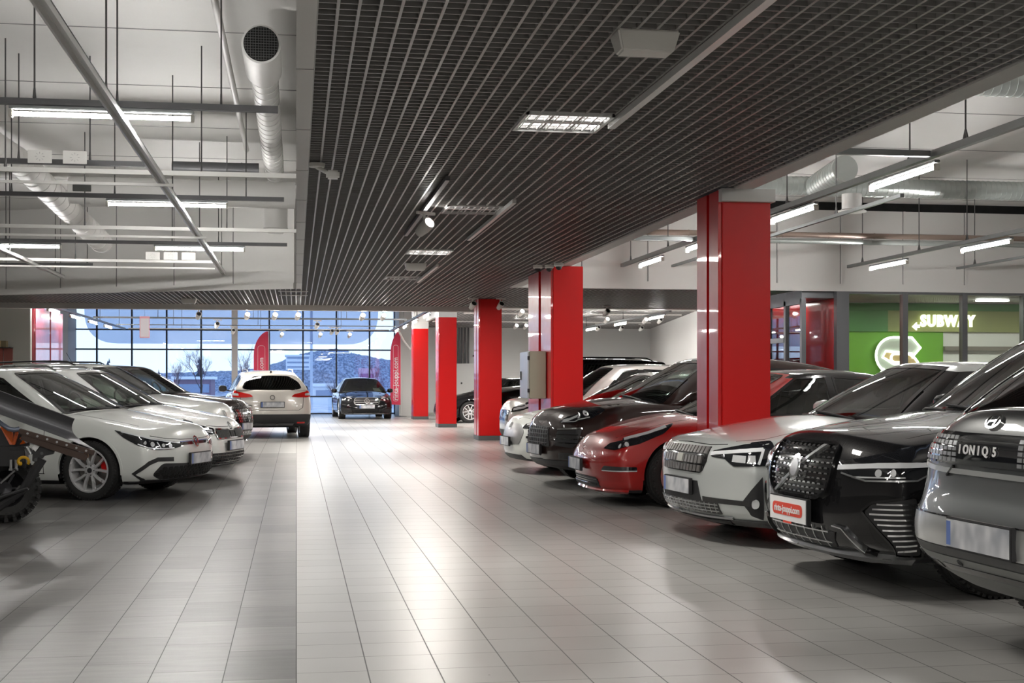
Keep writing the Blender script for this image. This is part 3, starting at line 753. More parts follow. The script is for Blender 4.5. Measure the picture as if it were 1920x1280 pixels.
def all_cars():
    white = paint('white_car_paint', (.72, .74, .71), rough=.3); white2 = paint('soft_white_car_paint', (.74, .75, .73), rough=.3)
    C = CM
    # ---------------------------------------------------------------- white hatchback with honeycomb lower grille
    low = [(-.66, .215), (.66, .215), (.80, .275), (.68, .40), (.30, .385), (-.30, .385), (-.68, .40), (-.80, .275)]
    cacc = strip([(.52, .44), (.74, .445), (.84, .41), (1.03, .29), (.90, .205), (.62, .175)], .045)
    hl = [(.37, .57), (.37, .615), (.62, .645), (.92, .69), (1.26, .765), (1.14, .68), (.98, .60), (.78, .55), (.60, .545)]
    hb = MB()
    golf = base_spec('hatch', 4.28, 1.79, 1.47, paint=white, hood=[(1.16, .66), (.8, .69), (.40, .66)], shut=[(0, .642), (.35, .65), (.62, .67), (.80, .70)], steer=-.06,
        caliper=C['redcal'], rim=.235, antenna=(.02, .0) and None, plates=[('front', 0, .43, 'plate')], wstyle='double', nsp=5,
        feat=[
            ('grille_strip', 'front', [(-.36, .585), (.36, .585), (.36, .625), (-.36, .625)], C['trim'], dict(off=.003)),
            ('grille_line', 'front', [(-.36, .618), (.36, .618), (.36, .626), (-.36, .626)], mat('blue_grille_line', (.08, .12, .35), .3), dict(off=.008)),
            ('headlight', 'front', hl, C['lampglass'], dict(mirror=True, off=.006, round=.02)),
            ('headlight_lens', 'front', [disc((.56, .585), .026), disc((.66, .592), .02), disc((.80, .608), .026), disc((.90, .625), .02)], C['lampwhite'], dict(mirror=True, off=.010, step=.03, label='bright lamp lenses')),
            ('running_light', 'front', [strip([(.39, .608), (.64, .638), (.90, .68), (1.18, .745)], .010), strip([(.50, .56), (.66, .556), (.86, .572), (.98, .615)], .012), strip([(.70, .57), (.74, .63)], .012)], C['drl'], dict(mirror=True, off=.010)),
            ('lower_grille', 'front', low, C['plastic'], dict(off=.002, round=.05)),
            ('grille_honeycomb', 'front', hexes(shrink(low, .008), .048), mat('matt_black_honeycomb', (.004, .004, .004), .9), dict(off=.006, step=.2, depth=.002, flat=1)),
            ('bumper_accent', 'front', cacc, C['plastic'], dict(mirror=True, off=.004)),
            ('front_lip', 'front', [(-1.1, .165), (1.1, .165), (1.1, .145), (-1.1, .145)], C['plastic'], dict(off=.010)),
            ring_badge('front', 0, .612, .062),
            ('badge_letter', 'front', [strip([(-.04, .64), (-.015, .575), (0, .605), (.015, .575), (.04, .64)], .012)], C['chrome'], dict(off=.016, depth=.002)),
        ])
    # ---------------------------------------------------------------- white estate with slatted grille
    sg = [(-.46, .54), (.46, .54), (.52, .62), (.47, .68), (.12, .665), (.06, .64), (-.06, .64), (-.12, .665), (-.47, .68), (-.52, .62)]
    sk = base_spec('hatch', 4.5, 1.79, 1.49, paint=white2, rails=C['satin'], antenna=None, hood=[(1.16, .66), (.8, .69), (.40, .66)], shut=[(0, .695), (.35, .70), (.62, .72)],
        paper=[(-.55, .10), (-.22, .08), (-.30, .40), (-.60, .42)], plates=[('front', 0, .45, 'plate')],
        feat=[('grille', 'front', sg, C['trim'], dict(off=.003)),
            ('grille_frame', 'front', sg, C['chrome'], dict(off=.012, ring=.014, grid=.5)),
            ('grille_slat', 'front', clip_in([[(u - .006, .55), (u + .006, .55), (u + .006, .655), (u - .006, .655)] for u in np.linspace(-.45, .45, 31)] + [[(u - .006, .56), (u + .006, .56), (u + .006, .625), (u - .006, .625)] for u in (-.05, -.02, .02, .05)], sg), C['gplastic'], dict(off=.012)),
            ('headlight', 'front', [(.52, .60), (.50, .68), (.80, .74), (1.08, .80), (1.0, .70), (.8, .62)], C['lampglass'], dict(mirror=True, off=.006, round=.02)),
            ('running_light', 'front', [strip([(.55, .655), (.8, .70), (1.0, .75)], .02), strip([(.56, .63), (.78, .66)], .014)], C['lampwhite'], dict(mirror=True, off=.01)),
            ('lower_grille', 'front', [(-.66, .20), (.66, .20), (.72, .29), (.62, .36), (-.62, .36), (-.72, .29)], C['plastic'], dict(round=.03)),
            ('grille_bar', 'front', grid_bars(-.62, .62, .22, .35, 13, 3, .012), C['trim'], dict(off=.01)),
            ('front_lip', 'front', [(-.98, .18), (.98, .18), (.98, .155), (-.98, .155)], C['gplastic'], dict(off=.02)),
            ring_badge('front', 0, .70, .05)])
    # ---------------------------------------------------------------- third: white compact suv
    golf['gh'].update(x0b=.98, sag=.01, side=[[(1.36, .925), (2.38, .95), (2.38, 1.37), (2.05, 1.33)], [(2.47, .955), (3.22, .98), (3.22, 1.33), (2.47, 1.37)], [(3.32, 1.0), (3.72, 1.10), (3.55, 1.30), (3.32, 1.32)]])
    w3 = base_spec('suv', 4.4, 1.84, 1.60, paint=white, rails=C['plastic'], antenna=(.3, 0),
        hood=[(1.2, .70), (.8, .74), (.4, .68)],
        feat=[('grille', 'front', [(-.40, .52), (.40, .52), (.44, .70), (-.44, .70)], C['trim'], dict(round=.03)),
            ('grille_bar', 'front', grid_bars(-.38, .38, .54, .69, 12, 5, .008), C['satin'], dict(off=.009)),
            ('headlight', 'front', [(.46, .70), (.50, .76), (.84, .84), (1.2, .93), (1.12, .83), (.8, .73)], C['lampglass'], dict(mirror=True, off=.006, round=.02)),
            ('running_light', 'front', [strip([(.55, .745), (.84, .82), (1.1, .895)], .014)], C['lampwhite'], dict(mirror=True, off=.01)),
            ('bumper_intake', 'front', [(-.7, .28), (.7, .28), (.64, .44), (-.64, .44)], C['plastic'], dict(round=.04)),
            ring_badge('front', 0, .80, .055)], plates=[('front', 0, .42, 'plate')])
    # ---------------------------------------------------------------- brown suv with diamond grille
    bg = [(-.42, .36), (.42, .36), (.56, .62), (.50, .86), (-.50, .86), (-.56, .62)]
    brownp = paint('dark_brown_car_paint', (.030, .018, .016), .1, .4)
    br = base_spec('suv', 4.5, 1.86, 1.60, paint=brownp,
        feat=[('grille', 'front', bg, C['trim'], dict(round=.05)),
            ('grille_stud', 'front', clip_in([[(u - .022, z), (u, z - .022), (u + .022, z), (u, z + .022)] for r_ in range(10) for z in [.40 + r_ * .048] for u in [-.52 + q * .075 + (r_ % 2) * .0375 for q in range(15)]], bg), C['chrome'], dict(off=.012, step=.2, grid=.5, flat=1)),
            ('headlight', 'front', [(.60, .72), (.62, .84), (1.0, .90), (1.1, .84), (.9, .72)], C['lampglass'], dict(mirror=True, off=.006)),
            ('lower_grille', 'front', [(-.7, .27), (.7, .27), (.6, .34), (-.6, .34)], C['plastic'], {}),
            ('front_lip', 'front', [(-.95, .25), (.95, .25), (.95, .225), (-.95, .225)], C['chrome'], dict(off=.03)),
            ring_badge('front', 0, .91, .05)], plates=[('front', 0, .50, 'plate')])
    # ---------------------------------------------------------------- white suv seen from behind
    pearl = paint('pearl_white_car_paint', (.66, .63, .58), .1, .3)
    tl = [(.44, .95), (.50, 1.0), (.72, 1.045), (1.02, 1.09), (1.12, 1.06), (1.06, .955), (.82, .93), (.6, .93)]
    qq = base_spec('suv', 4.38, 1.81, 1.58, paint=pearl, clad=.42, archclad=True, rails=C['satin'], tailpose=True, nomirror=None, mirrormat=C['trim'],
        feat=[('tail_lamp', 'rear', tl, C['redlamp'], dict(mirror=True, off=.012, round=.02)),
            ('tail_lamp_lens', 'rear', [[(.78, .97), (.98, .975), (1.0, 1.03), (.80, 1.02)]], C['lampwhite'], dict(mirror=True, off=.015, round=.02, label='clear lens')),
            ('rear_bumper', 'rear', [(-1.1, .30), (1.1, .30), (1.12, .52), (.8, .55), (-.8, .55), (-1.12, .52)], C['plastic'], dict(off=.006, round=.03)),
            ('reflector', 'rear', [(.58, .345), (.78, .345), (.78, .375), (.58, .375)], C['redlamp'], dict(mirror=True, off=.012)),
            ('skid_strip', 'rear', [(-.5, .30), (.5, .30), (.5, .34), (-.5, .34)], C['satin'], dict(off=.014)),
            ('boot_gap', 'rear', [strip([(-.74, .95), (-.70, .70), (-.60, .64), (.60, .64), (.70, .70), (.74, .95)], .008)], C['trim'], dict(off=.002)),
            ('badge_letter', 'rear', [[(-.66, .745), (-.46, .745), (-.46, .765), (-.66, .765)]], C['chrome'], dict(off=.006)),
            ('rear_wiper', 'rear', [], None) if False else ring_badge('rear', 0, .93, .055)],
        plates=[('rear', 0, .77, 'plate')], fin=True)
    qq['gh']['rear'] = [(-.84, .14), (-.60, .03), (.60, .03), (.84, .14), (.84, .55), (.66, .88), (-.66, .88), (-.84, .55)]
    # ---------------------------------------------------------------- black saloon facing the camera
    blackp = paint('black_car_paint', (.006, .006, .007), 0, .4)
    eg = [(-.40, .50), (.40, .50), (.46, .58), (.44, .70), (.38, .735), (-.38, .735), (-.44, .70), (-.46, .58)]
    ec = base_spec('saloon', 4.9, 1.85, 1.455, paint=blackp, antenna=None, wstyle='double', paper=[(-.78, .10), (-.45, .08), (-.45, .34), (-.76, .36)],
        hood=[(1.2, .66), (.8, .70), (.35, .64), (.14, .5)],
        feat=[('grille', 'front', eg, C['trim'], dict(round=.04)),
            ('grille_frame', 'front', rounded(eg, .04), C['chrome'], dict(off=.014, ring=.02, grid=.5)),
            ('grille_louvre', 'front', [[(-.43, .64), (.43, .64), (.43, .665), (-.43, .665)], [(-.43, .57), (.43, .57), (.43, .595), (-.43, .595)]], C['chrome'], dict(off=.012)),
            ('headlight', 'front', [(.50, .60), (.52, .70), (.70, .76), (.98, .80), (1.02, .70), (.85, .60), (.65, .56)], C['lampglass'], dict(mirror=True, off=.006, round=.03)),
            ('running_light', 'front', [strip([(.56, .71), (.75, .745), (.96, .765)], .02), disc((.66, .66), .035), disc((.82, .68), .03)], C['lampwhite'], dict(mirror=True, off=.01)),
            ('bumper_intake', 'front', [[(.50, .24), (.86, .26), (.92, .42), (.56, .38)], [(-.42, .25), (.42, .25), (.42, .34), (-.42, .34)]], C['plastic'], dict(mirror=True)),
            ('bumper_blade', 'front', strip([(.48, .22), (.62, .36), (.95, .40)], .02), C['trim'], dict(mirror=True, off=.014)),
            ('front_lip', 'front', [(-.9, .205), (.9, .205), (.9, .185), (-.9, .185)], C['chrome'], dict(off=.014)),
            ring_badge('front', 0, .62, .09), ('badge_star', 'front', [strip([(0, .62), (0, .70)], .014), strip([(0, .62), (.068, .58)], .014), strip([(0, .62), (-.068, .58)], .014)], C['chrome'], dict(off=.016))],
        plates=[('front', 0, .43, 'plate')])
    # ---------------------------------------------------------------- right row: grey crossover from behind
    grey = paint('matt_grey_car_paint', (.095, .10, .10), .7, .36); lg = mat('pale_silver_car_paint', (.50, .51, .50), .32, .7, coat=.5); mg = mat('satin_grey_bumper', (.24, .25, .24), .38, .6)
    pix = []
    for r_ in range(5):
        for q in range(44):
            u = -1.0 + q * .0465; z = .915 + r_ * .026
            pix.append([(u - .017, z - .009), (u + .017, z - .009), (u + .017, z + .009), (u - .017, z + .009)])
    pix = [p for p in pix if not -.38 < p[0][0] < .10 or p[0][0] > .1]
    i5 = base_spec('suv', 4.63, 1.89, 1.605, paint=grey, tailpose=True, R=.365, wstyle='wide', rimmat=C['dalloy'], rglass=C['dglass'],
        plan=[(0, .88), (.3, .90), (.85, .945), (3.9, .945), (4.63, .915)], kr=.14, pr=5, sec=[(0, .90), (.14, .97), (.3, 1.0), (.55, .985), (.75, .955), (.9, .90), (1, .84)],
        tail=[(0, .30), (.12, .10), (.26, .0), (.42, .0), (.5, .035), (.74, .06), (.8, .06), (1, .16)],
        bot=[(0, .24), (.5, .21), (1.2, .21), (3.6, .22), (4.63, .28)],
        top=[(0, .84), (.12, .95), (.4, 1.01), (.8, 1.06), (1.15, 1.10), (1.3, 1.08), (1.8, .88), (3.5, .9), (4.2, 1.16), (4.45, 1.17), (4.63, 1.16)],
        sh=[(0, .78), (.3, .88), (.8, .98), (1.3, 1.02), (2.4, 1.04), (3.4, 1.06), (4.63, 1.10)],
        feat=[('lamp_band', 'rear', [(-1.06, .895), (1.06, .895), (1.06, 1.045), (-1.06, 1.045)], C['lampglass'], dict(off=.008, round=.02)),
            ('lamp_pixel', 'rear', pix, mat('pixel_lamp_grey', (.33, .34, .35), .25, .3), dict(off=.011, step=.3, grid=.5, flat=1)),
            ('lamp_pixel_red', 'rear', [[(u, .925), (u + .03, .925), (u + .03, .985), (u, .985)] for u in (.28, .33)], C['redlamp'], dict(off=.013, step=.3, grid=.5)),
            ('tailgate_ledge', 'rear', strip([(-1.05, .885), (-.5, .86), (.5, .86), (1.05, .885)], .025), lg, dict(off=.008, label='bright folded edge below the lamps')),
            ('panel_gap', 'rear', [strip([(-.40, .885), (-.46, .835)], .01), strip([(-1.12, .645), (1.12, .645)], .008)], C['trim'], dict(off=.010)),
            ('bumper_panel', 'rear', [(-1.12, .50), (1.12, .50), (1.10, .64), (-1.10, .64)], lg, dict(off=.004)),
            ('bumper_trim', 'rear', [(-1.12, .455), (1.12, .455), (1.12, .495), (-1.12, .495)], C['gplastic'], dict(off=.004)),
            ('bumper', 'rear', [(-1.14, .26), (1.14, .26), (1.14, .45), (-1.14, .45)], mg, dict(off=.006)),
            ('bumper_slot', 'rear', [rounded([(-.98, .375), (-.60, .375), (-.60, .41), (-.98, .41)], .01), rounded([(-.55, .375), (.55, .375), (.55, .41), (-.55, .41)], .01), rounded([(.60, .375), (.98, .375), (.98, .41), (.60, .41)], .01)], C['trim'], dict(off=.010)),
            ('parking_sensor', 'rear', [disc((-.84, .43), .013, n=12), disc((-.33, .43), .013, n=12), disc((.33, .43), .013, n=12), disc((.84, .43), .013, n=12)], C['gplastic'], dict(off=.013, ring=.004)),
            ('corner_fin', 'rear', [[(u_, z), (u_ + .13, z), (u_ + .13, z + .016), (u_, z + .016)] for z in (.52, .548, .576, .604) for u_ in (-1.13, 1.0)], C['satin'], dict(off=.016)),
            ('badge', 'rear', disc((-.14, 1.10), .062, .034), C['chrome'], dict(off=.012, ring=.010, grid=.5, step=.04)),
            ('badge_letter', 'rear', [strip([(-.175, 1.08), (-.16, 1.12)], .010), strip([(-.12, 1.08), (-.105, 1.12)], .010), strip([(-.17, 1.098), (-.11, 1.103)], .008)], C['chrome'], dict(off=.014))],
        plates=[('rear', -.055, .575, 'plate')], plateoff=.02, bigplate=1.12)
    i5['gh']['x1b'] = 4.45; i5['gh']['x1t'] = 3.9; i5['gh']['rear'] = [(-.86, .04), (.86, .04), (.80, .92), (-.80, .92)]
    def i5text(root, maps, S, C):
        for i, ch in enumerate('IONIQ5'):
            u = -.335 + i * .056 + (.02 if i == 5 else 0); p, n = maps['rear'](u, .965); tm = textmesh(ch, .062, .0015, .002); tm.materials.append(C['white'])
            N = n.normalized(); up = Vector((0, 0, 1)); rt = up.cross(N).normalized(); up = N.cross(rt)
            o = link('lettering', tm, root); M = Matrix(((rt.x, up.x, N.x), (rt.y, up.y, N.y), (rt.z, up.z, N.z))).to_4x4(); M.translation = p + N * .016; o.matrix_local = M
    i5['extra'] = i5text
    # ---------------------------------------------------------------- black suv with studded grille
    vg = [(-.40, .60), (-.30, .555), (.30, .555), (.40, .60), (.44, .72), (.43, .88), (.38, .905), (-.38, .905), (-.43, .88), (-.44, .72)]
    studs = clip_in([[(u - .020, z - .004), (u + .020, z - .004), (u + .013, z + .006), (u - .013, z + .006)] for r_ in range(10) for z in [.59 + r_ * .032] for u in [-.5 + q * .062 + (r_ % 2) * .012 for q in range(17)]], shrink(vg, .02))
    volvo = base_spec('suv', 4.69, 1.90, 1.66, paint=blackp, R=.37, hood=[(1.15, .68), (.8, .72), (.4, .68)],
        feat=[('grille', 'front', vg, C['trim'], dict(off=.002, round=.03)),
            ('grille_frame', 'front', rounded(vg, .03), C['trim'], dict(off=.022, ring=.018, grid=.5)),
            ('grille_stud', 'front', studs, C['chrome'], dict(off=.014, step=.3, grid=.5, flat=1)),
            ('grille_diagonal', 'front', strip([(.30, .57), (-.28, .90)], .020), C['satin'], dict(off=.018, label='diagonal bright bar')),
            ('badge', 'front', disc((0, .735), .074, .080), C['chrome'], dict(off=.030, step=.03)),
            ('badge_centre', 'front', disc((0, .735), .050, .054), C['satin'], dict(off=.035, step=.03, label='satin centre of the badge')),
            ('badge_arrow', 'front', [[(-.075, .80), (-.035, .80), (-.04, .765), (-.07, .77)]], C['chrome'], dict(off=.034)),
            ('headlight', 'front', [(.50, .73), (.50, .80), (.80, .86), (1.25, .93), (1.25, .80), (1.05, .70), (.70, .69)], C['lampglass'], dict(mirror=True, off=.006, round=.02)),
            ('running_light', 'front', [strip([(.48, .765), (.75, .785), (1.12, .80)], .028)], C['drl'], dict(mirror=True, off=.012)),
            ('headlight_edge', 'front', [strip([(.52, .735), (.72, .698), (1.05, .708), (1.24, .80)], .010)], C['satin'], dict(mirror=True, off=.012)),
            ('headlight_lens', 'front', [disc((.80, .745), .022), disc((.90, .75), .022), strip([(.62, .715), (.98, .725)], .008)], C['lampwhite'], dict(mirror=True, off=.010)),
            ('lower_grille', 'front', [(-.40, .27), (.40, .27), (.46, .37), (-.46, .37)], C['plastic'], {}),
            ('grille_bar', 'front', grid_bars(-.40, .40, .275, .40, 7, 2, .009), C['satin'], dict(off=.012)),
            ('bumper_strut', 'front', strip([(.44, .40), (.53, .39), (.66, .27), (.74, .25)], .028), C['chrome'] if 0 else C['trim'], dict(mirror=True, off=.022)),
            ('bumper_edge', 'front', strip([(.46, .415), (.54, .405), (.67, .28)], .008), C['satin'], dict(mirror=True, off=.026)),
            ('bumper_intake', 'front', [(.76, .56), (1.04, .61), (1.08, .27), (.95, .27), (.76, .46), (.71, .51)], C['plastic'], dict(mirror=True, round=.02)),
            ('intake_frame', 'front', rounded([(.76, .58), (1.06, .63), (1.10, .25), (.94, .25), (.74, .46), (.68, .52)], .02), C['trim'], dict(mirror=True, off=.012, ring=.014, grid=.5)),
            ('intake_slat', 'front', [[(a, z), (1.05, z + .008), (1.05, z + .018), (a, z + .010)] for z, a in ((.56, .80), (.53, .77), (.50, .75), (.47, .78), (.44, .80), (.41, .83), (.38, .86), (.35, .89), (.32, .92), (.29, .95))], C['chrome'], dict(mirror=True, off=.012)),
            ('front_lip', 'front', strip([(-1.05, .25), (-.6, .245), (.6, .245), (1.05, .25)], .028), C['chrome'] if 0 else C['satin'], dict(off=.035, depth=.02)),
        ], plates=[('front', 0, .47, 'dealer')], plateoff=.045)
    # ---------------------------------------------------------------- silver white liftback with studded square grille
    pol = paint('pale_silver_car_paint_coat', (.62, .65, .64), .35, .28)
    pg = [(-.40, .585), (-.36, .565), (.36, .565), (.40, .585), (.45, .66), (.45, .775), (-.45, .775), (-.45, .66)]
    cells = []
    for q in range(15):
        u = -.42 + q * .06
        cells.append([(u - .021, .715), (u + .021, .715), (u + .021, .768), (u - .021, .768)])
        cells.append([(u - .021, .64), (u + .021, .64), (u + .021, .698), (u - .021, .698)])
        cells.append([(u - .021 - .012 * (1 if u > 0 else -1), .575), (u + .021 - .012 * (1 if u > 0 else -1), .575), (u + .021, .625), (u - .021, .625)])
    cells = clip_in(cells, pg)
    ps = base_spec('saloon', 4.61, 1.86, 1.48, paint=pol, wb=2.735, steer=.05,
        top=[(0, .76), (.12, .835), (.45, .90), (.85, .965), (1.2, 1.01), (1.4, .98), (1.9, .78), (3.4, .80), (4.0, 1.04), (4.61, 1.02)],
        sh=[(0, .74), (.3, .80), (.8, .90), (1.3, .945), (2.4, .96), (3.4, .98), (4.61, 1.0)],
        nose=[(0, .14), (.1, .04), (.35, 0), (.7, .0), (.9, .02), (1, .09)],
        hood=[(1.15, .70), (.8, .74), (.4, .72), (.22, .60)], shut=[(0, .80), (.4, .79), (.62, .80)],
        feat=[('grille', 'front', pg, C['trim'], dict(off=.002)),
            ('grille_cell', 'front', cells, C['gplastic'] if 0 else mat('grey_grille_cell', (.20, .19, .185), .35, .5), dict(off=.016, step=.3, grid=.5, flat=1)),
            ('grille_sensor', 'front', [(-.05, .64), (.05, .64), (.05, .70), (-.05, .70)], mat('pale_radar_cover', (.45, .45, .40), .4), dict(off=.02)),
            ('headlight', 'front', [(.50, .70), (.50, .745), (.80, .80), (1.10, .83), (1.12, .74), (1.05, .645), (.76, .635), (.66, .69)], C['lampglass'], dict(mirror=True, off=.006, round=.015)),
            ('running_light', 'front', [strip([(.49, .722), (.75, .745), (1.02, .765)], .026), strip([(1.02, .77), (.99, .70), (.97, .655)], .02)], C['drl'], dict(mirror=True, off=.012)),
            ('headlight_lens', 'front', [[(.74, .67), (.86, .665), (.86, .715), (.74, .72)], [(.88, .66), (.95, .66), (.95, .72), (.88, .72)]], C['lampwhite'], dict(mirror=True, off=.009)),
            ('plate_recess', 'front', [(-.38, .34), (.38, .34), (.32, .50), (-.32, .50)], C['plastic'], {}),
            ('lower_grille', 'front', [(-.60, .255), (.60, .255), (.58, .345), (-.58, .345)], C['trim'], {}),
            ('grille_bar', 'front', grid_bars(-.58, .58, .265, .34, 18, 3, .007), C['satin'], dict(off=.010)),
            ('bumper_band', 'front', [[(.40, .345), (.90, .335), (.90, .372), (.40, .385)]], C['trim'], dict(mirror=True, off=.006)),
            ('bumper_intake', 'front', [(.82, .36), (1.0, .56), (1.02, .23), (.90, .27)], C['plastic'], dict(mirror=True, off=.005)),
            ('fog_lamp', 'front', disc((.95, .355), .028, .035, 14), C['lampwhite'], dict(mirror=True, off=.014, step=.04)),
            ('lip_frame', 'front', strip([(-.70, .235), (.70, .235)], .016), C['satin'], dict(off=.016)),
            ('front_lip', 'front', [(-1.25, .12), (1.25, .12), (1.25, .22), (-1.25, .22)], C['gplastic'], dict(off=.010)),
            ('lip_intake', 'front', [(-.62, .165), (.62, .165), (.66, .215), (-.66, .215)], C['trim'], dict(off=.016)),
            ('parking_sensor', 'front', disc((1.12, .44), .014, n=12), C['gplastic'], dict(mirror=True, off=.008, ring=.004))],
        plates=[('front', 0, .45, 'plate')], plateoff=.03, doors=[1.55, 2.55, 3.45])
    ps['pillars'] = C['trim']; ps['roofpaint'] = pol
    ps['gh'].update(x0b=1.22, x0t=2.15, side=[[(1.85, 1.02), (2.55, 1.03), (2.55, 1.38), (2.3, 1.36)], [(2.63, 1.03), (3.45, 1.04), (3.6, 1.20), (3.3, 1.31), (2.63, 1.38)]])
    # ---------------------------------------------------------------- red electric saloon
    red = paint('deep_red_car_paint', (.36, .003, .002), .1, .35); blackroof = glassmat('black_glass_roof', (.02, .02, .02), .12)
    ts = base_spec('saloon', 4.69, 1.85, 1.44, paint=red, rimmat=C['pinkalloy'], wstyle='wide', nsp=5, R=.335, rim=.24, roofpaint=C['trim'], steer=.22,
        top=[(0, .60), (.10, .69), (.35, .80), (.7, .90), (1.05, .955), (1.3, .93), (1.8, .76), (3.5, .78), (4.0, 1.02), (4.5, 1.04), (4.69, 1.0)],
        sh=[(0, .52), (.25, .66), (.6, .80), (1.0, .86), (2.2, .88), (3.4, .91), (4.69, .96)],
        nose=[(0, .10), (.1, .02), (.18, .05), (.35, .02), (.7, .0), (.9, .06), (1, .16)], bot=[(0, .16), (.5, .15), (1.2, .15), (3.4, .16), (4.69, .26)],
        hood=[(1.0, .70), (.6, .70), (.25, .6)],
        feat=[('headlight', 'front', [(.60, .60), (.66, .655), (.95, .71), (1.28, .80), (1.50, .865), (1.36, .76), (1.10, .655), (.80, .59)], C['lampglass'], dict(mirror=True, off=.005, round=.02)),
            ('running_light', 'front', [strip([(.95, .70), (1.2, .765), (1.4, .83)], .02), disc((.86, .63), .022), disc((.98, .65), .022)], C['lampwhite'], dict(mirror=True, off=.009)),
            ('fog_lamp', 'front', [(.62, .385), (1.08, .39), (1.08, .425), (.68, .43)], C['lampglass'], dict(mirror=True, off=.006, round=.015)),
            ('fog_lamp_trim', 'front', [strip([(.64, .38), (1.08, .385)], .01)], C['lampwhite'], dict(mirror=True, off=.010)),
            ('lower_grille', 'front', [(-.55, .20), (.55, .20), (.47, .30), (-.47, .30)], C['plastic'], dict(round=.02)),
            ('grille_bar', 'front', [[(-.5, z), (.5, z), (.5, z + .008), (-.5, z + .008)] for z in (.225, .25, .275)], C['trim'], dict(off=.01)),
            ('front_lip', 'front', strip([(-1.0, .175), (1.0, .175)], .022), red, dict(off=.022, depth=.03)),
            ('badge', 'front', [strip([(0, .555), (0, .60)], .008), strip([(-.025, .60), (.025, .60)], .008)], C['chrome'], dict(off=.006))],
        plates=[('front', 0, .42, 'plate')], plateoff=.05)
    ts['gh'].update(x0b=1.02, x0t=2.1, x1t=3.2, x1b=4.2)
    # ---------------------------------------------------------------- brown sports suv
    mac = base_spec('suv', 4.70, 1.92, 1.62, paint=paint('brown_black_car_paint', (.026, .013, .011), .1, .4), wb=2.81, R=.37, wstyle='single', see=True,
        top=[(0, .80), (.10, .90), (.35, .99), (.7, 1.05), (1.1, 1.09), (1.3, 1.06), (1.8, .86), (3.6, .88), (4.3, 1.12), (4.7, 1.05)],
        sh=[(0, .74), (.25, .84), (.6, .96), (1.0, 1.01), (2.2, 1.01), (3.4, 1.05), (4.7, 1.08)],
        hood=[(1.1, .66), (.6, .60), (.2, .42)],
        feat=[('grille', 'front', [(-.44, .50), (.44, .50), (.38, .74), (-.38, .74)], C['plastic'], dict(round=.03)),
            ('grille_bar', 'front', grid_bars(-.38, .38, .52, .73, 9, 4, .012), C['gplastic'], dict(off=.012)),
            ('bumper_intake', 'front', [(.56, .52), (.60, .70), (1.0, .72), (.94, .56), (.86, .50)], C['plastic'], dict(mirror=True, round=.02)),
            ('intake_slat', 'front', [[(.58, z), (.95, z), (.95, z + .012), (.58, z + .012)] for z in (.55, .60, .65)], C['trim'], dict(mirror=True, off=.01)),
            ('intake_frame', 'front', strip([(.60, .715), (1.0, .735)], .016), C['chrome'], dict(mirror=True, off=.012)),
            ('headlight', 'front', [(.58, .80), (.66, .86), (.95, .93), (1.25, .985), (1.30, .95), (1.12, .85), (.80, .79)], C['lampglass'], dict(mirror=True, off=.005, round=.03)),
            ('running_light', 'front', [strip([(.64, .815), (.74, .83), (.85, .875)], .03), disc((.95, .88), .035), disc((1.06, .905), .03), strip([(.62, .80), (.85, .81), (1.1, .865)], .008)], C['lampwhite'], dict(mirror=True, off=.009)),
            ('skirt', 'front', [(-1.3, .20), (1.3, .20), (1.3, .34), (-1.3, .34)], C['plastic'], dict(off=.006)),
            ('fog_lamp', 'front', [(.62, .36), (.90, .37), (.88, .44), (.64, .44)], C['trim'], dict(mirror=True, off=.01, round=.02))],
        plates=[('front', 0, .46, 'plate')], plateoff=.04)
    mac['gh'].update(x0t=2.05, x1t=4.0, x1b=4.5, roof=[(1.9, 1.56), (2.2, 1.605), (2.7, 1.62), (3.4, 1.57), (4.1, 1.44)])
    mac['gh']['side'] = [[(1.72, 1.09), (2.42, 1.09), (2.42, 1.50), (2.15, 1.47)], [(2.5, 1.09), (3.35, 1.11), (3.45, 1.42), (2.5, 1.49)], [(3.5, 1.13), (3.9, 1.18), (3.7, 1.37), (3.52, 1.40)]]
    # ---------------------------------------------------------------- white electric liftback
    hy = base_spec('hatch', 4.47, 1.82, 1.45, paint=white, rimmat=C['satin'],
        hood=[(1.05, .66), (.6, .66), (.2, .5), (.12, .2)],
        feat=[('nose_panel', 'front', [(-.50, .42), (.50, .42), (.60, .60), (.42, .70), (-.42, .70), (-.60, .60)], mat('silver_grey_nose_panel', (.42, .42, .42), .3, .6), dict(round=.05)),
            ('headlight', 'front', [(.52, .64), (.58, .70), (.9, .76), (1.2, .82), (1.12, .72), (.8, .64)], C['lampglass'], dict(mirror=True, off=.006, round=.02)),
            ('running_light', 'front', [strip([(.62, .69), (.9, .74), (1.1, .79)], .02)], C['lampwhite'], dict(mirror=True, off=.01)),
            ('lower_grille', 'front', [(-.60, .20), (.60, .20), (.52, .27), (-.52, .27)], C['plastic'], {}),
            ('intake_curl', 'front', strip([(.66, .52), (.8, .54), (.9, .46), (.78, .40)], .03), C['plastic'], dict(mirror=True)),
            ring_badge('front', 0, .66, .05)], plates=[('front', 0, .45, 'plate')], plateoff=.05)
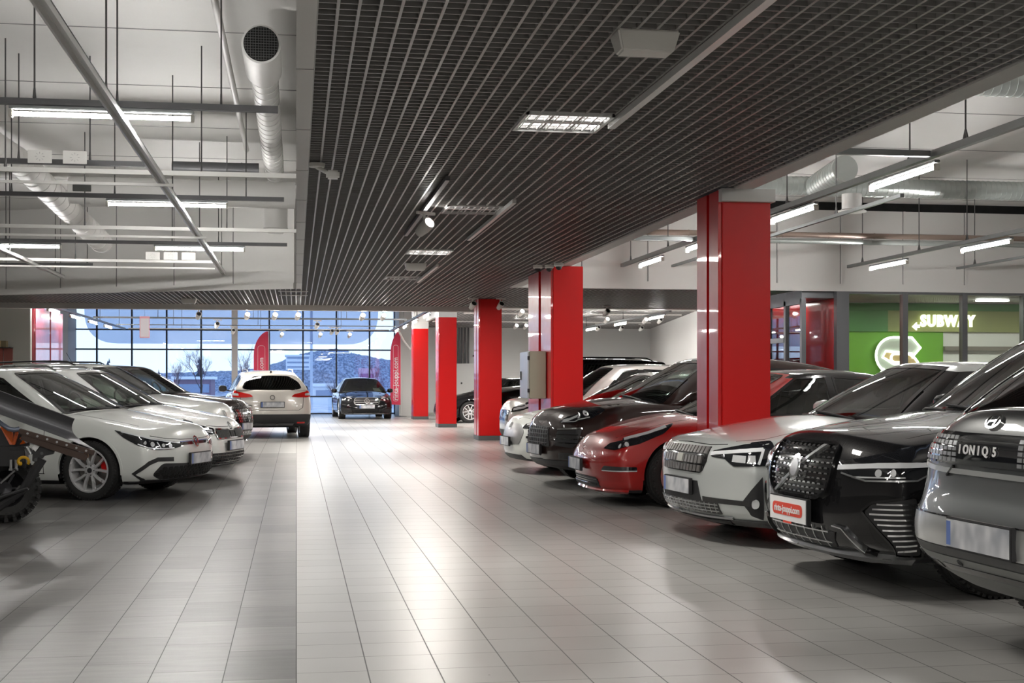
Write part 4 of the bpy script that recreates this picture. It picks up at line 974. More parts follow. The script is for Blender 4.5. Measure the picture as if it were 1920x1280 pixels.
    # ---------------------------------------------------------------- beige white suv behind the second column
    ni = base_spec('suv', 4.5, 1.84, 1.63, paint=paint('warm_white_car_paint', (.66, .64, .60), .1, .3), clad=.36, archclad=True,
        feat=[('headlight', 'front', [(.50, .74), (.56, .84), (.9, .90), (1.3, .98), (1.2, .86), (.8, .76)], C['lampglass'], dict(mirror=True, off=.006, round=.02)),
            ('running_light', 'front', [strip([(.6, .79), (.9, .83), (1.15, .90)], .04), strip([(.56, .83), (.9, .88)], .015)], C['lampwhite'], dict(mirror=True, off=.01)),
            ('grille', 'front', [(-.38, .58), (.38, .58), (.44, .78), (-.44, .78)], C['trim'], dict(round=.03)),
            ('lower_grille', 'front', [(-.6, .30), (.6, .30), (.6, .42), (-.6, .42)], C['plastic'], {}),
            ring_badge('front', 0, .70, .05)])
    navy = base_spec('saloon', 4.7, 1.82, 1.45, paint=paint('navy_car_paint', (.006, .009, .028), 0, .4),
        feat=[('headlight', 'front', [(.50, .62), (.56, .72), (.9, .78), (1.1, .80), (.95, .66)], C['lampglass'], dict(mirror=True, off=.006, round=.02)),
            ('running_light', 'front', [strip([(.56, .68), (.85, .73)], .03)], C['lampwhite'], dict(mirror=True, off=.01)),
            ('grille', 'front', [(-.42, .48), (.42, .48), (.42, .66), (-.42, .66)], C['trim'], {})], detail=False)
    bigs = base_spec('suv', 4.9, 1.93, 1.86, paint=blackp, rails=C['trim'], archclad=True,
        feat=[('headlight', 'front', [(.50, .86), (.54, .95), (.9, 1.0), (1.1, .98), (.95, .86)], C['lampwhite'], dict(mirror=True, off=.006, round=.02)),
            ('grille', 'front', [(-.45, .68), (.45, .68), (.45, .92), (-.45, .92)], C['trim'], {})], detail=False)
    bigs.update(top=[(0, .95), (.12, 1.08), (.4, 1.13), (.8, 1.17), (1.15, 1.20), (1.3, 1.18), (1.8, .95), (4.0, .98), (4.6, 1.2), (4.9, 1.15)], sh=[(0, .9), (.3, 1.0), (.8, 1.1), (1.3, 1.12), (2.4, 1.14), (3.4, 1.16), (4.9, 1.2)])
    bigs['gh'].update(roof=[(1.8, 1.80), (2.15, 1.845), (2.7, 1.86), (3.8, 1.85), (4.5, 1.80)], x1t=4.5, x1b=4.75, side=[[(1.7, 1.20), (2.42, 1.21), (2.42, 1.72), (2.1, 1.68)], [(2.5, 1.21), (3.35, 1.22), (3.35, 1.71), (2.5, 1.72)], [(3.45, 1.22), (4.3, 1.25), (4.2, 1.68), (3.45, 1.70)]])
    bm_ = base_spec('saloon', 4.7, 1.83, 1.44, paint=paint('gloss_black_car_paint', (.006, .006, .007), 0, .4), wstyle='double', rimmat=C['alloy'],
        feat=[('headlight', 'front', [(.40, .62), (.44, .70), (.8, .75), (1.12, .79), (1.0, .68), (.7, .62)], C['lampglass'], dict(mirror=True, off=.006, round=.02)),
            ('running_light', 'front', [strip([(.5, .66), (.7, .69), (1.0, .74)], .03)], C['lampwhite'], dict(mirror=True, off=.01)),
            ('grille', 'front', [[(-.33, .5), (-.03, .5), (-.03, .70), (-.33, .70)], [(.03, .5), (.33, .5), (.33, .70), (.03, .70)]], C['trim'], dict(round=.05)),
            ('bumper_intake', 'front', [(.50, .30), (.86, .30), (.92, .44), (.6, .42)], C['plastic'], dict(mirror=True, round=.03)),
            ring_badge('front', 0, .74, .04)])
    bm2 = base_spec('saloon', 4.6, 1.8, 1.42, paint=blackp, detail=False, feat=[('headlight', 'front', [(.50, .62), (.56, .72), (.9, .78), (1.1, .80), (.95, .66)], C['lampwhite'], dict(mirror=True, off=.006, round=.02))])
    grp = None
    J = [
     ('hatchback_car', golf, 'white hatchback with red brake calipers and black honeycomb lower grille, nearest in the left row', 'car', (-1.105, 15.56, -20)),
     ('estate_car', sk, 'white estate car with slatted black grille and a price sheet in its windscreen', 'car', (-.82, 18.2, -18)),
     ('compact_suv', w3, 'white compact car with black roof rails between the slatted grille estate and the brown car', 'car', (-1.07, 21.2, -18)),
     ('brown_suv', br, 'dark brown car with a diamond studded grille at the far end of the left row', 'car', (-.90, 24.2, -18)),
     ('pearl_suv', qq, 'white suv seen from behind with red tail lamps, parked past the left row', 'car', (-.53, 30.77, -84.2)),
     ('black_saloon', ec, 'black saloon facing the camera in front of the window wall', 'car', (2.40, 46.0, -87.4)),
     ('grey_crossover', i5, 'grey crossover seen from behind with a pixel lamp band, at the right edge', 'car', (3.10, 5.62, 182.5)),
     ('black_suv', volvo, 'glossy black suv with a studded grille and a red and white dealer plate', 'car', (3.18, 8.2, 184.5)),
     ('silver_liftback', ps, 'pale silver car with a grille of grey squares in front of the nearest red column', 'car', (3.12, 10.6, 186)),
     ('red_saloon', ts, 'deep red saloon with black roof and rose tinted wheels', 'car', (3.0, 14.02, 181)),
     ('brown_sports_suv', mac, 'dark brown sporty suv parked beside the red saloon', 'car', (2.96, 16.37, 187)),
     ('white_liftback', hy, 'white car with a silver grey nose panel parked beside the brown sporty suv', 'car', (2.99, 18.85, 184)),
     ('warm_white_suv', ni, 'warm white suv parked just beyond the column with the fuse cabinet', 'car', (3.75, 24.3, 182)),
     ('navy_saloon', navy, 'dark blue car half hidden beyond the warm white suv', 'car', (4.3, 26.9, 182)),
     ('large_black_suv', bigs, 'tall black suv with roof rails parked beyond the dark blue car', 'car', (4.2, 31.2, 182)),
     ('gloss_black_saloon', bm_, 'glossy black car with silver wheel seen between two far red columns', 'car', (4.40, 42.2, 190)),
     ('far_black_saloon', bm2, 'black car behind the fourth red column, farthest of the right row', 'car', (4.95, 45.6, 184)),
    ]
    for j in J:
        if CAR_ONLY and j[0] not in CAR_ONLY: continue
        build_car(*j)
carmats()
CAR_ONLY = None
# ================================================================= the setting
CZ = 3.13; HZ = 4.88      # lowered grid ceiling, raised white ceiling
M = {}
M['white'] = mat('white_painted_panel', (.70, .69, .67), .55)
M['whiteb'] = mat('white_beam_paint', (.62, .61, .59), .5)
M['joint'] = mat('grey_panel_joint', (.25, .25, .25), .7)
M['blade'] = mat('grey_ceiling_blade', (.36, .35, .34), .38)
M['cross'] = mat('shaded_cross_blade', (.21, .205, .20), .42)  # cross blades darkened: shade of the cell sides put into the colour
M['void'] = mat('black_ceiling_void', (.006, .006, .006), .9)
M['red'] = mat('red_column_paint', (.62, .003, .003), .42, spec=.35)
M['redside'] = mat('red_side_panel', (.60, .006, .008), .36, coat=.5)
M['plinth'] = mat('dark_grey_plinth', (.10, .10, .10), .5)
M['steel'] = mat('galvanised_rail', (.20, .21, .21), .38, .7)
M['dsteel'] = mat('dark_steel_rail', (.13, .13, .135), .45, .5)
M['alu'] = mat('aluminium_channel', (.80, .80, .79), .3, 0)
M['wtrack'] = mat('white_track', (.70, .69, .66), .4)
M['rod'] = mat('threaded_rod', (.12, .12, .12), .5, .6)
M['duct'] = mat('spiral_duct_steel', (.58, .62, .60), .33, .7)
M['wduct'] = mat('white_duct', (.70, .69, .67), .45)
M['frame'] = mat('grey_aluminium_frame', (.20, .205, .22), .4, .5)
M['mull'] = mat('dark_window_frame', (.02, .03, .05), .4, .3)
M['black'] = mat('black_plastic_part', (.015, .015, .016), .5)
M['grey'] = mat('grey_wall_paint', (.42, .42, .38), .7)
M['tubeon'] = mat('lit_tube', (.9, .9, .9), .4, emit=(1, .98, .95), estr=95)
M['lens'] = mat('lit_spot_lens', (.9, .9, .9), .4, emit=(1, .96, .9), estr=60)
M['diff'] = mat('lamp_louvre_white', (.75, .75, .74), .35)
M['lumi'] = mat('lit_luminaire_tube', (.9, .9, .9), .4, emit=(1, .98, .95), estr=9)
M['lumoff'] = mat('unlit_louvre', (.62, .62, .60), .35)
M['exit'] = mat('green_exit_sign', (.02, .5, .15), .4, emit=(.02, .8, .2), estr=1.2)

def tilemat(name, w, d, stag, c1, c2, grout, gw, rough, streak=None, var=.04):
    m = bpy.data.materials.new(name); m.use_nodes = True; n = m.node_tree; b = n.nodes['Principled BSDF']; L = n.links.new
    def N(t, **k):
        x = n.nodes.new(t)
        for a, v in k.items(): setattr(x, a, v)
        return x
    def math_(op, a, b_=None, c=None):
        x = N('ShaderNodeMath', operation=op)
        for i, v in enumerate((a, b_, c)):
            if v is None: continue
            if isinstance(v, (int, float)): x.inputs[i].default_value = v
            else: L(v, x.inputs[i])
        return x.outputs[0]
    g = N('ShaderNodeNewGeometry'); s = N('ShaderNodeSeparateXYZ'); L(g.outputs['Position'], s.inputs[0])
    u = math_('DIVIDE', s.outputs[0], w); fu = math_('FLOOR', u)
    v = math_('ADD', math_('DIVIDE', s.outputs[1], d), math_('MULTIPLY', fu, stag)); fv = math_('FLOOR', v)
    ru = math_('ABSOLUTE', math_('SUBTRACT', math_('FRACT', u), .5)); rv = math_('ABSOLUTE', math_('SUBTRACT', math_('FRACT', v), .5))
    gu = math_('GREATER_THAN', ru, .5 - gw / w / 2); gv = math_('MULTIPLY', math_('GREATER_THAN', rv, .5 - gw / d / 2), .75); gr = math_('MAXIMUM', gu, gv)
    cmb = N('ShaderNodeCombineXYZ'); L(fu, cmb.inputs[0]); L(fv, cmb.inputs[1]); wn = N('ShaderNodeTexWhiteNoise', noise_dimensions='2D'); L(cmb.outputs[0], wn.inputs[0])
    no = N('ShaderNodeTexNoise'); mp = N('ShaderNodeMapping'); L(g.outputs['Position'], mp.inputs[0]); L(mp.outputs[0], no.inputs[0])
    mp.inputs['Scale'].default_value = streak or (1, 1, 1); no.inputs['Scale'].default_value = 2.2; no.inputs['Detail'].default_value = 6; no.inputs['Roughness'].default_value = .6
    sp = N('ShaderNodeTexNoise'); sp.inputs['Scale'].default_value = 240; sp.inputs['Detail'].default_value = 1; L(g.outputs['Position'], sp.inputs[0])
    f = math_('ADD', math_('MULTIPLY', no.outputs[0], 1.0), math_('MULTIPLY', math_('SUBTRACT', wn.outputs[0], .5), var * 6))
    f = math_('ADD', f, math_('MULTIPLY', math_('SUBTRACT', sp.outputs[0], .5), .25))
    cr = N('ShaderNodeValToRGB'); L(f, cr.inputs[0]); cr.color_ramp.elements[0].position = .25; cr.color_ramp.elements[1].position = .75
    cr.color_ramp.elements[0].color = (*c1, 1); cr.color_ramp.elements[1].color = (*c2, 1)
    mx = N('ShaderNodeMixRGB'); L(gr, mx.inputs[0]); L(cr.outputs[0], mx.inputs[1]); mx.inputs[2].default_value = (*grout, 1)
    # black specks of grit trodden on the floor
    vo = N('ShaderNodeTexVoronoi'); vo.inputs['Scale'].default_value = 1.6; vo.inputs['Randomness'].default_value = 1; L(g.outputs['Position'], vo.inputs[0])
    spk = math_('LESS_THAN', vo.outputs['Distance'], .011); mx2 = N('ShaderNodeMixRGB'); L(spk, mx2.inputs[0]); L(mx.outputs[0], mx2.inputs[1]); mx2.inputs[2].default_value = (.02, .02, .02, 1)
    L(mx2.outputs[0], b.inputs['Base Color'])
    r = math_('ADD', math_('MULTIPLY', no.outputs[0], .10), math_('ADD', math_('MULTIPLY', gr, .3), rough - .05)); L(r, b.inputs['Roughness'])
    bp = N('ShaderNodeBump'); bp.inputs['Strength'].default_value = .25; bp.inputs['Distance'].default_value = .003; L(math_('SUBTRACT', 1, gr), bp.inputs['Height']); L(bp.outputs[0], b.inputs['Normal'])
    return m
T = .3146
floor_light = tilemat('light_floor_tile', T, T, 0, (.345, .34, .325), (.41, .405, .39), (.10, .098, .095), .006, .30)
floor_dark = tilemat('dark_floor_tile', T, .63, .3333, (.055, .053, .051), (.17, .165, .158), (.04, .04, .04), .0045, .32, (1.2, 7, 1), .05)
f = MB(); f.b2((0, -9, -.12), (18, 53.2, 0)); struct('floor', f, floor_light)
f = MB(); f.b2((-12, -9, -.12), (-.0, 24.45, 0)); struct('floor', f, floor_dark)
f = MB(); f.b2((-12, 24.45, -.12), (-.0, 53.2, 0)); struct('floor', f, floor_light)

# ---------------------------------------------------------------- lowered grid ceiling: real crossing blades under a dark void
def gridceil(x0, x1, y0, y1, z, cell=.1036, t=.0125, h=.048, side=None):
    m = MB(); nx = int((x1 - x0) / cell)
    for i in range(nx + 1):
        x = x0 + i * cell; m.b2((x - t / 2 * 1.25, y0, z), (x + t / 2 * 1.25, y1, z + h))
    ny = int((y1 - y0) / cell)
    for j in range(ny + 1):
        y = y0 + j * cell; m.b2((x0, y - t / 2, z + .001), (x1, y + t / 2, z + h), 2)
    m.b2((x1 - t, y0, z - .001), (x1, y1, z + h)); m.b2((x0, y0, z + .32), (x1, y1, z + .34), 1)
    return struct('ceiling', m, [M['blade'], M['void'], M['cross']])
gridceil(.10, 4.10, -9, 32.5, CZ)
# beyond the left opening the grid widens to the left wall; its front edge follows the slanted upstand
m = MB(); cell = .1036; t = .0125
def wl(x): return 26.55 - .475 * x      # slanted upstand of the left opening (x negative)
x = .10 - cell
while x > -12:
    m.b2((x - t / 2 * 1.25, wl(x) + .1, CZ), (x + t / 2 * 1.25, 32.5, CZ + .042)); x -= cell
y = 26.7
while y < 32.5:
    xl = max(-12, (26.65 - y) / .475) if y > 26.65 else 0
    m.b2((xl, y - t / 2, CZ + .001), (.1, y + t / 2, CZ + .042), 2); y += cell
m.add([(.1, 26.6, 3.45), (-12, 32.3, 3.45), (-12, 32.5, 3.45), (.1, 32.5, 3.45)], [(0, 1, 2, 3)], 1)
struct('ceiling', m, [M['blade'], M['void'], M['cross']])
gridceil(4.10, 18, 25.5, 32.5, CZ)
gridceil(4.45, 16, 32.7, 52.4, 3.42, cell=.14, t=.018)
# high white ceilings over the openings, with joints between the slabs
m = MB(); m.b2((-12, -9, HZ), (0, 53.2, HZ + .15)); m.b2((4.3, -9, HZ), (18, 26, HZ + .15)); m.b2((0, 32.5, HZ), (4.45, 53.2, HZ + .15))
for k in range(-3, 8):
    y = 14 + k * 2.65
    m.b2((-12, y - .01, HZ - .004), (0, y + .01, HZ), 1)
    if y < 25: m.b2((4.3, y - .01, HZ - .004), (18, y + .01, HZ), 1)
struct('ceiling', m, [M['white'], M['joint']])
# white upstand between the strips: left beam, right trim board
m = MB()
m.b2((0, -9, CZ - .01), (.10, 26.6, HZ))
for k in range(18):
    y = -8 + k * 1.9 + .7; m.b2((-.002, y - .006, CZ - .012), (.102, y + .006, CZ), 1)
struct('trim_1', m, [M['whiteb'], M['joint']])
m = MB(); m.b2((4.10, -9, CZ - .012), (4.28, 25.6, CZ + .10)); m.b2((4.16, -9, CZ + .1), (4.28, 25.6, HZ)); struct('trim_2', m, M['whiteb'])
# left slanted upstand wall
m = MB(); p0, p1 = (0, wl(0)), (-12, wl(-12)); d = Vector((-1, .475, 0)).normalized(); n = Vector((d.y, -d.x, 0))
def wallbar(a, b, z0, z1, off, th, mi=0):
    A = Vector((0, wl(0), 0)) + d * a; B = Vector((0, wl(0), 0)) + d * b
    vs = [Vector((p.x, p.y, z)) + nn * o for p in (A, B) for z in (z0, z1) for nn, o in ((n, off), (n, off - th))]
    m.add(vs, [(0, 2, 6, 4), (1, 5, 7, 3), (0, 4, 5, 1), (2, 3, 7, 6), (0, 1, 3, 2), (4, 6, 7, 5)], mi)
wallbar(0, 13.2, CZ - .01, HZ, 0, .10)
n = -n
wallbar(0, 13.2, CZ - .02, CZ + .10, .13, .05)
for a in np.arange(1.32, 13, 1.32): wallbar(a - .008, a + .008, CZ + .1, HZ, .106, .02, 1); wallbar(a + .01, a + .05, CZ + .1, HZ, .116, .03, 0)
struct('wall_left_upstand', m, [M['white'], M['joint']])
# right upstand above the shop front
m = MB(); RY = 25.3
m.b2((4.2, RY, CZ - .02), (18, RY + .14, HZ)); m.b2((4.2, RY - .03, CZ - .03), (18, RY, CZ + .12)); m.b2((4.2, RY - .004, HZ - .16), (18, RY, HZ), 2)
for x in (5.46, 6.78, 8.1, 9.42, 10.75, 12.08, 13.41, 14.74, 16.1):
    m.b2((x - .008, RY - .006, CZ + .12), (x + .008, RY, HZ - .16), 1); m.b2((x + .012, RY - .02, CZ + .12), (x + .05, RY, HZ - .16), 0)
struct('wall_right_upstand', m, [M['white'], M['joint'], M['void']])
# edge trims of the grid ceiling
m = MB(); m.b2((-12, 32.5, CZ - .12), (4.45, 32.72, CZ + .22)); struct('trim_3', m, M['whiteb'])
m = MB(); m.b2((4.45, 32.5, CZ - .02), (16, 32.7, CZ + .35)); m.b2((4.45, 38.2, 3.38), (16, 38.3, 3.44)); m.b2((4.40, 32.7, 3.36), (4.50, 52.4, HZ)); struct('trim_4', m, M['wtrack'])
# outer walls
m = MB(); m.b2((3.85, 52.2, 0), (18, 52.6, HZ)); m.b2((3.85, 52.16, 0), (18, 52.2, .08), 1)
m.b2((10.4, 52.185, .08), (10.41, 52.2, 3.42), 1); struct('wall_back', m, [mat('white_back_wall', (.68, .69, .68), .5), M['grey']])
m = MB(); a, b = Vector((14.2, 52.4, 0)), Vector((11.6, 36.5, 0)); m.bar(a + Vector((0, 0, 1.75)), b + Vector((0, 0, 1.75)), .15, 3.5); m.bar(b + Vector((0, 0, 1.75)), Vector((11.6, 30.5, 1.75)), .15, 3.5); struct('wall_side', m, M['white'])
m = MB(); m.b2((-12.2, -9, 0), (-12, 53, HZ)); m.b2((-12, -9.2, 0), (18, -9, HZ)); m.b2((18, -9, 0), (18.2, 32, HZ)); struct('wall_outer', m, M['white'])
m = MB(); m.b2((-12, 33.0, 0), (-6.22, 33.2, CZ)); struct('wall_left', m, M['grey'])
# red door in the grey wall with boxes on a shelf above
r = empty('red_door', (-6.95, 32.98, 0)); tag(r, 'dull red door in the grey wall at the left edge of the photo', 'door')
MB().b2((-.5, -.03, 0), (.12, .01, 2.08)).build('door_leaf', mat('dull_red_door', (.30, .07, .055), .5), r, bevel=.004)
MB().b2((.14, -.05, 0), (.34, .01, 2.08)).build('door_frame', mat('red_door_frame', (.26, .075, .06), .55), r, bevel=.004)
for i, (x, w_, h, c) in enumerate(((-7.18, .28, .17, (.42, .27, .14)), (-6.84, .26, .15, (.20, .16, .09)))):
    b = MB(); b.b2((-w_ / 2, -.14, 0), (w_ / 2, .10, h)); b.b2((-.02, -.145, 0), (.02, .105, h + .002), 1); o = b.build('storage_box', [mat('cardboard_%d' % i, c, .8), mat('tape_%d' % i, (.5, .38, .2), .4)]); o.location = (x, 32.85, 2.10)
    tag(o, ['light brown cardboard box above the red door', 'dark brown cardboard box above the red door, right one'][i], 'box')
sh = MB(); sh.b2((-7.45, 32.68, 2.08), (-6.6, 32.99, 2.10)); tag(sh.build('shelf', M['black']), 'thin shelf over the red door carrying two boxes', 'shelf')
# window wall with frames, at the far end
gl = glassmat('window_glass', (.88, .93, .97), .05)
m = MB(); xs = [-8.35] + [-7.54 + 1.3 * k for k in range(9)] + [3.85]
for x in xs: m.b2((x - .03, 52.9, 0), (x + .03, 53.04, HZ))
for z in (.04, .71, 2.54, 3.30, 4.1): m.b2((-8.35, 52.92, z - .028), (3.85, 53.02, z + .028))
w1 = m.build('window_1', M['mull']); w1['kind'] = 'structure'
p = MB(); p.b2((-8.35, 52.965, 0), (3.85, 52.975, HZ)); p.build('pane', gl, w1)
# rounded film on the upper part of the panes (seen from its back)
fl = rounded([(-8.0, 2.76), (3.2, 2.76), (3.2, 6.2), (-8.0, 6.2)], 1.25, 10); fl = [(x, min(z, 4.86)) for x, z in fl]
e = MB(); e.prism(fl, -52.955, -52.945, Matrix.Rotation(PI / 2, 4, 'X')); fo = e.build('window_film', glassmat('grey_window_film', (.62, .66, .74), .04, .2)); tag(fo, 'large rounded translucent film on the upper part of the far windows', 'window film')
# posts at the window
m = MB(); m.b2((-9.0, 51.2, 0), (-8.32, 53.1, HZ)); struct('wall_window_left', m, mat('bluish_grey_pier', (.40, .43, .48), .6))
m = MB(); m.b2((-2.42, 51.6, 0), (-2.20, 51.8, HZ)); tag(m.build('white_post', M['whiteb']), 'slim white post standing before the far windows', 'post')
m = MB(); m.b2((3.85, 50.6, 0), (4.3, 52.2, HZ)); struct('wall_window_right', m, M['whiteb'])
# ---------------------------------------------------------------- columns
def column(y, dep, label, white_top=False, groove=True, z1=None, x0=4.0, x1=4.48):
    r = empty('red_column', ((x0 + x1) / 2, y, 0)); tag(r, label, 'column', None); hx = (x1 - x0) / 2
    zt = z1 or CZ - .015
    b = MB(); b.b2((-hx, 0, .10), (hx, dep, zt)); b.build('shaft', M['red'], r, bevel=.006)
    g = MB(); gx = -hx
    g.b2((gx - .035, .02, .10), (gx, dep * .42, zt)); g.b2((gx - .035, dep * .52, .10), (gx, dep - .02, zt)); g.build('side_panel', M['redside'], r, bevel=.004)
    MB().b2((-hx - .04, -.01, 0), (hx + .01, dep + .01, .10)).build('plinth', M['plinth'], r, bevel=.003)
    if white_top:
        MB().b2((-hx - .03, -.01, CZ - .015), (hx + .01, dep, HZ)).build('column_head', M['whiteb'], r)
    return r
column(12.2, .72, 'nearest and largest red column rising behind the pale silver car')
column(20.65, 2.1, 'deep red column carrying the grey fuse cabinet')
column(29.1, .8, 'red column with spotlights at its head, third from the nearest')
column(37.5, .8, 'red column with white head standing in front of the electric cabinets', True)
column(45.7, .8, 'farthest red column with white head, nearest the window wall', True)
o = MB(); o.b2((-.06, -.02, 0), (.47, .10, .12)); o = o.build('bracket', M['whiteb']); o.location = (4.03, 12.14, CZ - .13); tag(o, 'small white cap at the head of the nearest red column', 'bracket')
r = empty('red_column', (-6.3, 33.9, 0)); tag(r, 'wide red column at the left beside the grey wall', 'column')
M['dimmedred'] = mat('dimmed_red_column', (.27, .022, .035), .4, coat=1)  # column red dulled in colour to imitate dim light and bluish reflection
MB().b2((-.5, 0, 0), (0, 3.9, CZ)).build('shaft', M['dimmedred'], r, bevel=.005)
MB().b2((0, .05, 0), (.03, 1.9, CZ)).build('side_panel', M['dimmedred'], r, bevel=.004); MB().b2((0, 2.1, 0), (.03, 3.85, CZ)).build('side_panel', M['dimmedred'], r, bevel=.004)
# fuse cabinet on the second column
r = empty('fuse_cabinet', (3.79, 21.0, 1.02)); tag(r, 'grey metal fuse cabinet fixed to the side of a red column', 'cabinet')
MB().b2((-.11, 0, 0), (.16, .78, .76)).build('cabinet_body', mat('olive_grey_cabinet', (.33, .32, .25), .35, .2), r, bevel=.006)
MB().b2((-.135, .02, .01), (-.112, .77, .75)).build('cabinet_door', mat('pale_grey_cabinet_door', (.50, .50, .52), .3, .2), r, bevel=.005)
for z in (.10, .62): MB().b2((-.14, -.005, z), (-.105, .02, z + .06)).build('hinge', M['black'], r)
MB().b2((-.15, .62, .3), (-.135, .66, .44)).build('handle', M['black'], r)
# electric cabinets at the back wall
r = empty('electric_cabinet', (6.3, 51.6, 0)); tag(r, 'tall light grey electric cabinet against the back wall under vertical cables', 'cabinet')
cm = mat('light_grey_cabinet', (.55, .56, .55), .5)
MB().b2((-.35, -.2, 0), (.55, .5, 2.0)).build('cabinet_body', cm, r, bevel=.01); MB().b2((-.3, -.22, 1.0), (.5, -.2, 1.95)).build('cabinet_door', cm, r, bevel=.004); MB().b2((-.3, -.22, .05), (.5, -.2, .96)).build('cabinet_door', cm, r, bevel=.004)
MB().b2((.0, -.235, 1.2), (.06, -.22, 1.27)).build('lock', M['black'], r)
r = empty('wall_box', (7.45, 51.9, 1.35)); tag(r, 'small light grey box on the back wall right of the electric cabinet', 'cabinet')
MB().b2((-.3, 0, 0), (.3, .3, .9)).build('cabinet_body', cm, r, bevel=.01); c_ = MB(); c_.tube([(-.6, .1, .95), (-.3, .05, 1.02), (-.1, .0, .95), (0, .05, .88)], .03, 8); c_.build('cable', M['black'], r, smooth=True)
cc = MB(); 
for i, x in enumerate((6.15, 6.3, 6.42, 6.55, 6.68)): cc.tube([(x, 52.05, 2.0), (x, 52.05, 3.42)], .035, 8)
tag(cc.build('cable_riser', M['dsteel'], None, smooth=True), 'bundle of vertical cables above the electric cabinet', 'cables', kind='stuff')

# ---------------------------------------------------------------- lamps
def fluorescent(L_=1.55, lit=True):
    r = empty('fluorescent_lamp'); tag(r, '-', 'lamp')
    b = MB(); b.b2((-L_ / 2, -.03, .035), (L_ / 2, .03, .065)); b.build('housing', M['steel'], r, bevel=.006)
    t_ = MB(); t_.tube([(-L_ / 2 + .03, 0, -.005), (L_ / 2 - .03, 0, -.005)], .019, 12); t_.build('tube', M['tubeon'], r, smooth=True)
    for s_ in (-1, 1):
        e = MB(); e.b2((s_ * L_ / 2 - .03 * (s_ > 0), -.03, -.04), (s_ * L_ / 2 + .03 * (s_ < 0), .03, .03)); e.build('end_cap', mat('clear_end_cap', (.6, .58, .52), .3), r, bevel=.005)
    return r
proto = fluorescent(); used = [False]
def lamp(x, y, z, rz, label, group):
    o = proto if not used[0] else copy_tree(proto); used[0] = True
    o.location = (x, y, z); o.rotation_euler = (0, 0, rz); o['label'] = label; o['group'] = group; return o
G1 = 'fluorescent lamps under the left steel rails'; G2 = 'fluorescent lamps under the right steel rails'
lamp(-1.66, 12.0, 3.60, 0, 'lit fluorescent lamp under the nearest left steel rail, largest in the photo', G1)
lamp(-1.66, 17.9, 3.60, 0, 'lit fluorescent lamp under the second left steel rail, behind the aluminium channel', G1)
lamp(-1.66, 23.8, 3.60, 0, 'lit fluorescent lamp in front of three small white plates, third left rail', G1)
lamp(-4.75, 23.8, 3.60, 0, 'lit fluorescent lamp on the third left rail, cut by the left edge of the photo', G1)
lamp(-4.75, 29.3, 3.60, 0, 'lit fluorescent lamp on the farthest left rail near the slanted white wall', G1)
for y, lb in ((6.1, 'lit fluorescent lamp above the left bay, out of view over the nearest car'), (.2, 'lit fluorescent lamp above the left bay beside the photographer')): lamp(-1.66, y, 3.60, 0, lb, G1)
for y, lb in ((13.1, 'longest looking lit lamp on the right rail beside the nearest red column'), (16.2, 'lit lamp on the right rail just right of the nearest red column'), (20.1, 'lit lamp on the right rail just left of the nearest red column'), (23.1, 'lit lamp at the far end of the right rail')): lamp(6.25, y, 3.42, PI / 2, lb, G2)
for y, lb in ((19.5, 'lit lamp under the thin rail, nearest the right edge of the photo'), (23.0, 'lit lamp at the far end of the thin right rail above the shop windows')): lamp(10.7, y, 3.42, PI / 2, lb, G2)
for y, lb in ((8, 'lit lamp on the right rail above the black suv'), (3.5, 'lit lamp on the right rail beside the photographer')): lamp(6.25, y, 3.42, PI / 2, lb, G2)
def rail(nm, p, q, w_, h, m_, label, cat='rail', rods=(), rh=HZ):
    r = empty(nm, p); tag(r, label, cat); P, Q = Vector(p), Vector(q)
    b = MB(); b.bar((0, 0, 0), Q - P, w_, h)
    if nm == 'aluminium_channel':
        b = MB(); n_ = (Q - P).normalized().cross(Vector((0, 0, 1))) * w_ * .5
        for s_ in (-1, 1): b.bar(n_ * s_ * .8, Q - P + n_ * s_ * .8, w_ * .2, h)
        b.bar((0, 0, h * .4), Q - P + Vector((0, 0, h * .4)), w_, h * .15)
    b.build('profile', m_, r)
    for k in rods:
        a = (Q - P) * k; t_ = MB(); t_.tube([a + Vector((0, 0, h / 2)), a + Vector((0, 0, rh - P.z - .002))], .008, 6); t_.build('hanger_rod', M['rod'], r)
        c_ = MB(); c_.bar(a + Vector((0, -.04, h / 2)), a + Vector((0, 0, h / 2 + .09)), .015); c_.bar(a + Vector((0, .04, h / 2)), a + Vector((0, 0, h / 2 + .09)), .015); c_.build('rail_clip', M['rod'], r)
    return r
RZ = 3.70
rail('steel_rail', (-10, 12.0, RZ), (-.16, 12.0, RZ), .06, .055, M['dsteel'], 'dark steel rail across the left opening, nearest', rods=(.72, .79, .86, .95))
rail('steel_rail', (-10, 15.25, RZ), (-1.66, 15.25, RZ), .06, .055, M['dsteel'], 'short dark steel rail behind the perforated plates', rods=(.78, .84, .93))
rail('steel_rail', (-10, 17.9, RZ), (-.16, 17.9, RZ), .06, .055, M['dsteel'], 'second long steel rail across the left opening', rods=(.65, .78, .95))
rail('steel_rail', (-10, 23.8, RZ), (-.16, 23.8, RZ), .06, .055, M['dsteel'], 'third long steel rail before the slanted white wall', rods=(.52, .8, .88))
rail('steel_rail', (-10, 29.3, RZ), (-6.0 + 2.4, 28.35, RZ), .06, .055, M['dsteel'], 'farthest steel rail at the slanted white wall', rods=(.6, .9))
rail('aluminium_channel', (-1.43, 5.0, 3.45), (-1.43, 27.1, 3.45), .085, .06, M['alu'], 'long bright aluminium channel running away over the left row', rods=(.25, .5, .70, .97))
rail('aluminium_channel', (-4.75, 20.0, 3.45), (-4.75, 28.6, 3.45), .085, .06, M['alu'], 'short bright aluminium channel at the left edge', rods=(.4, .9))
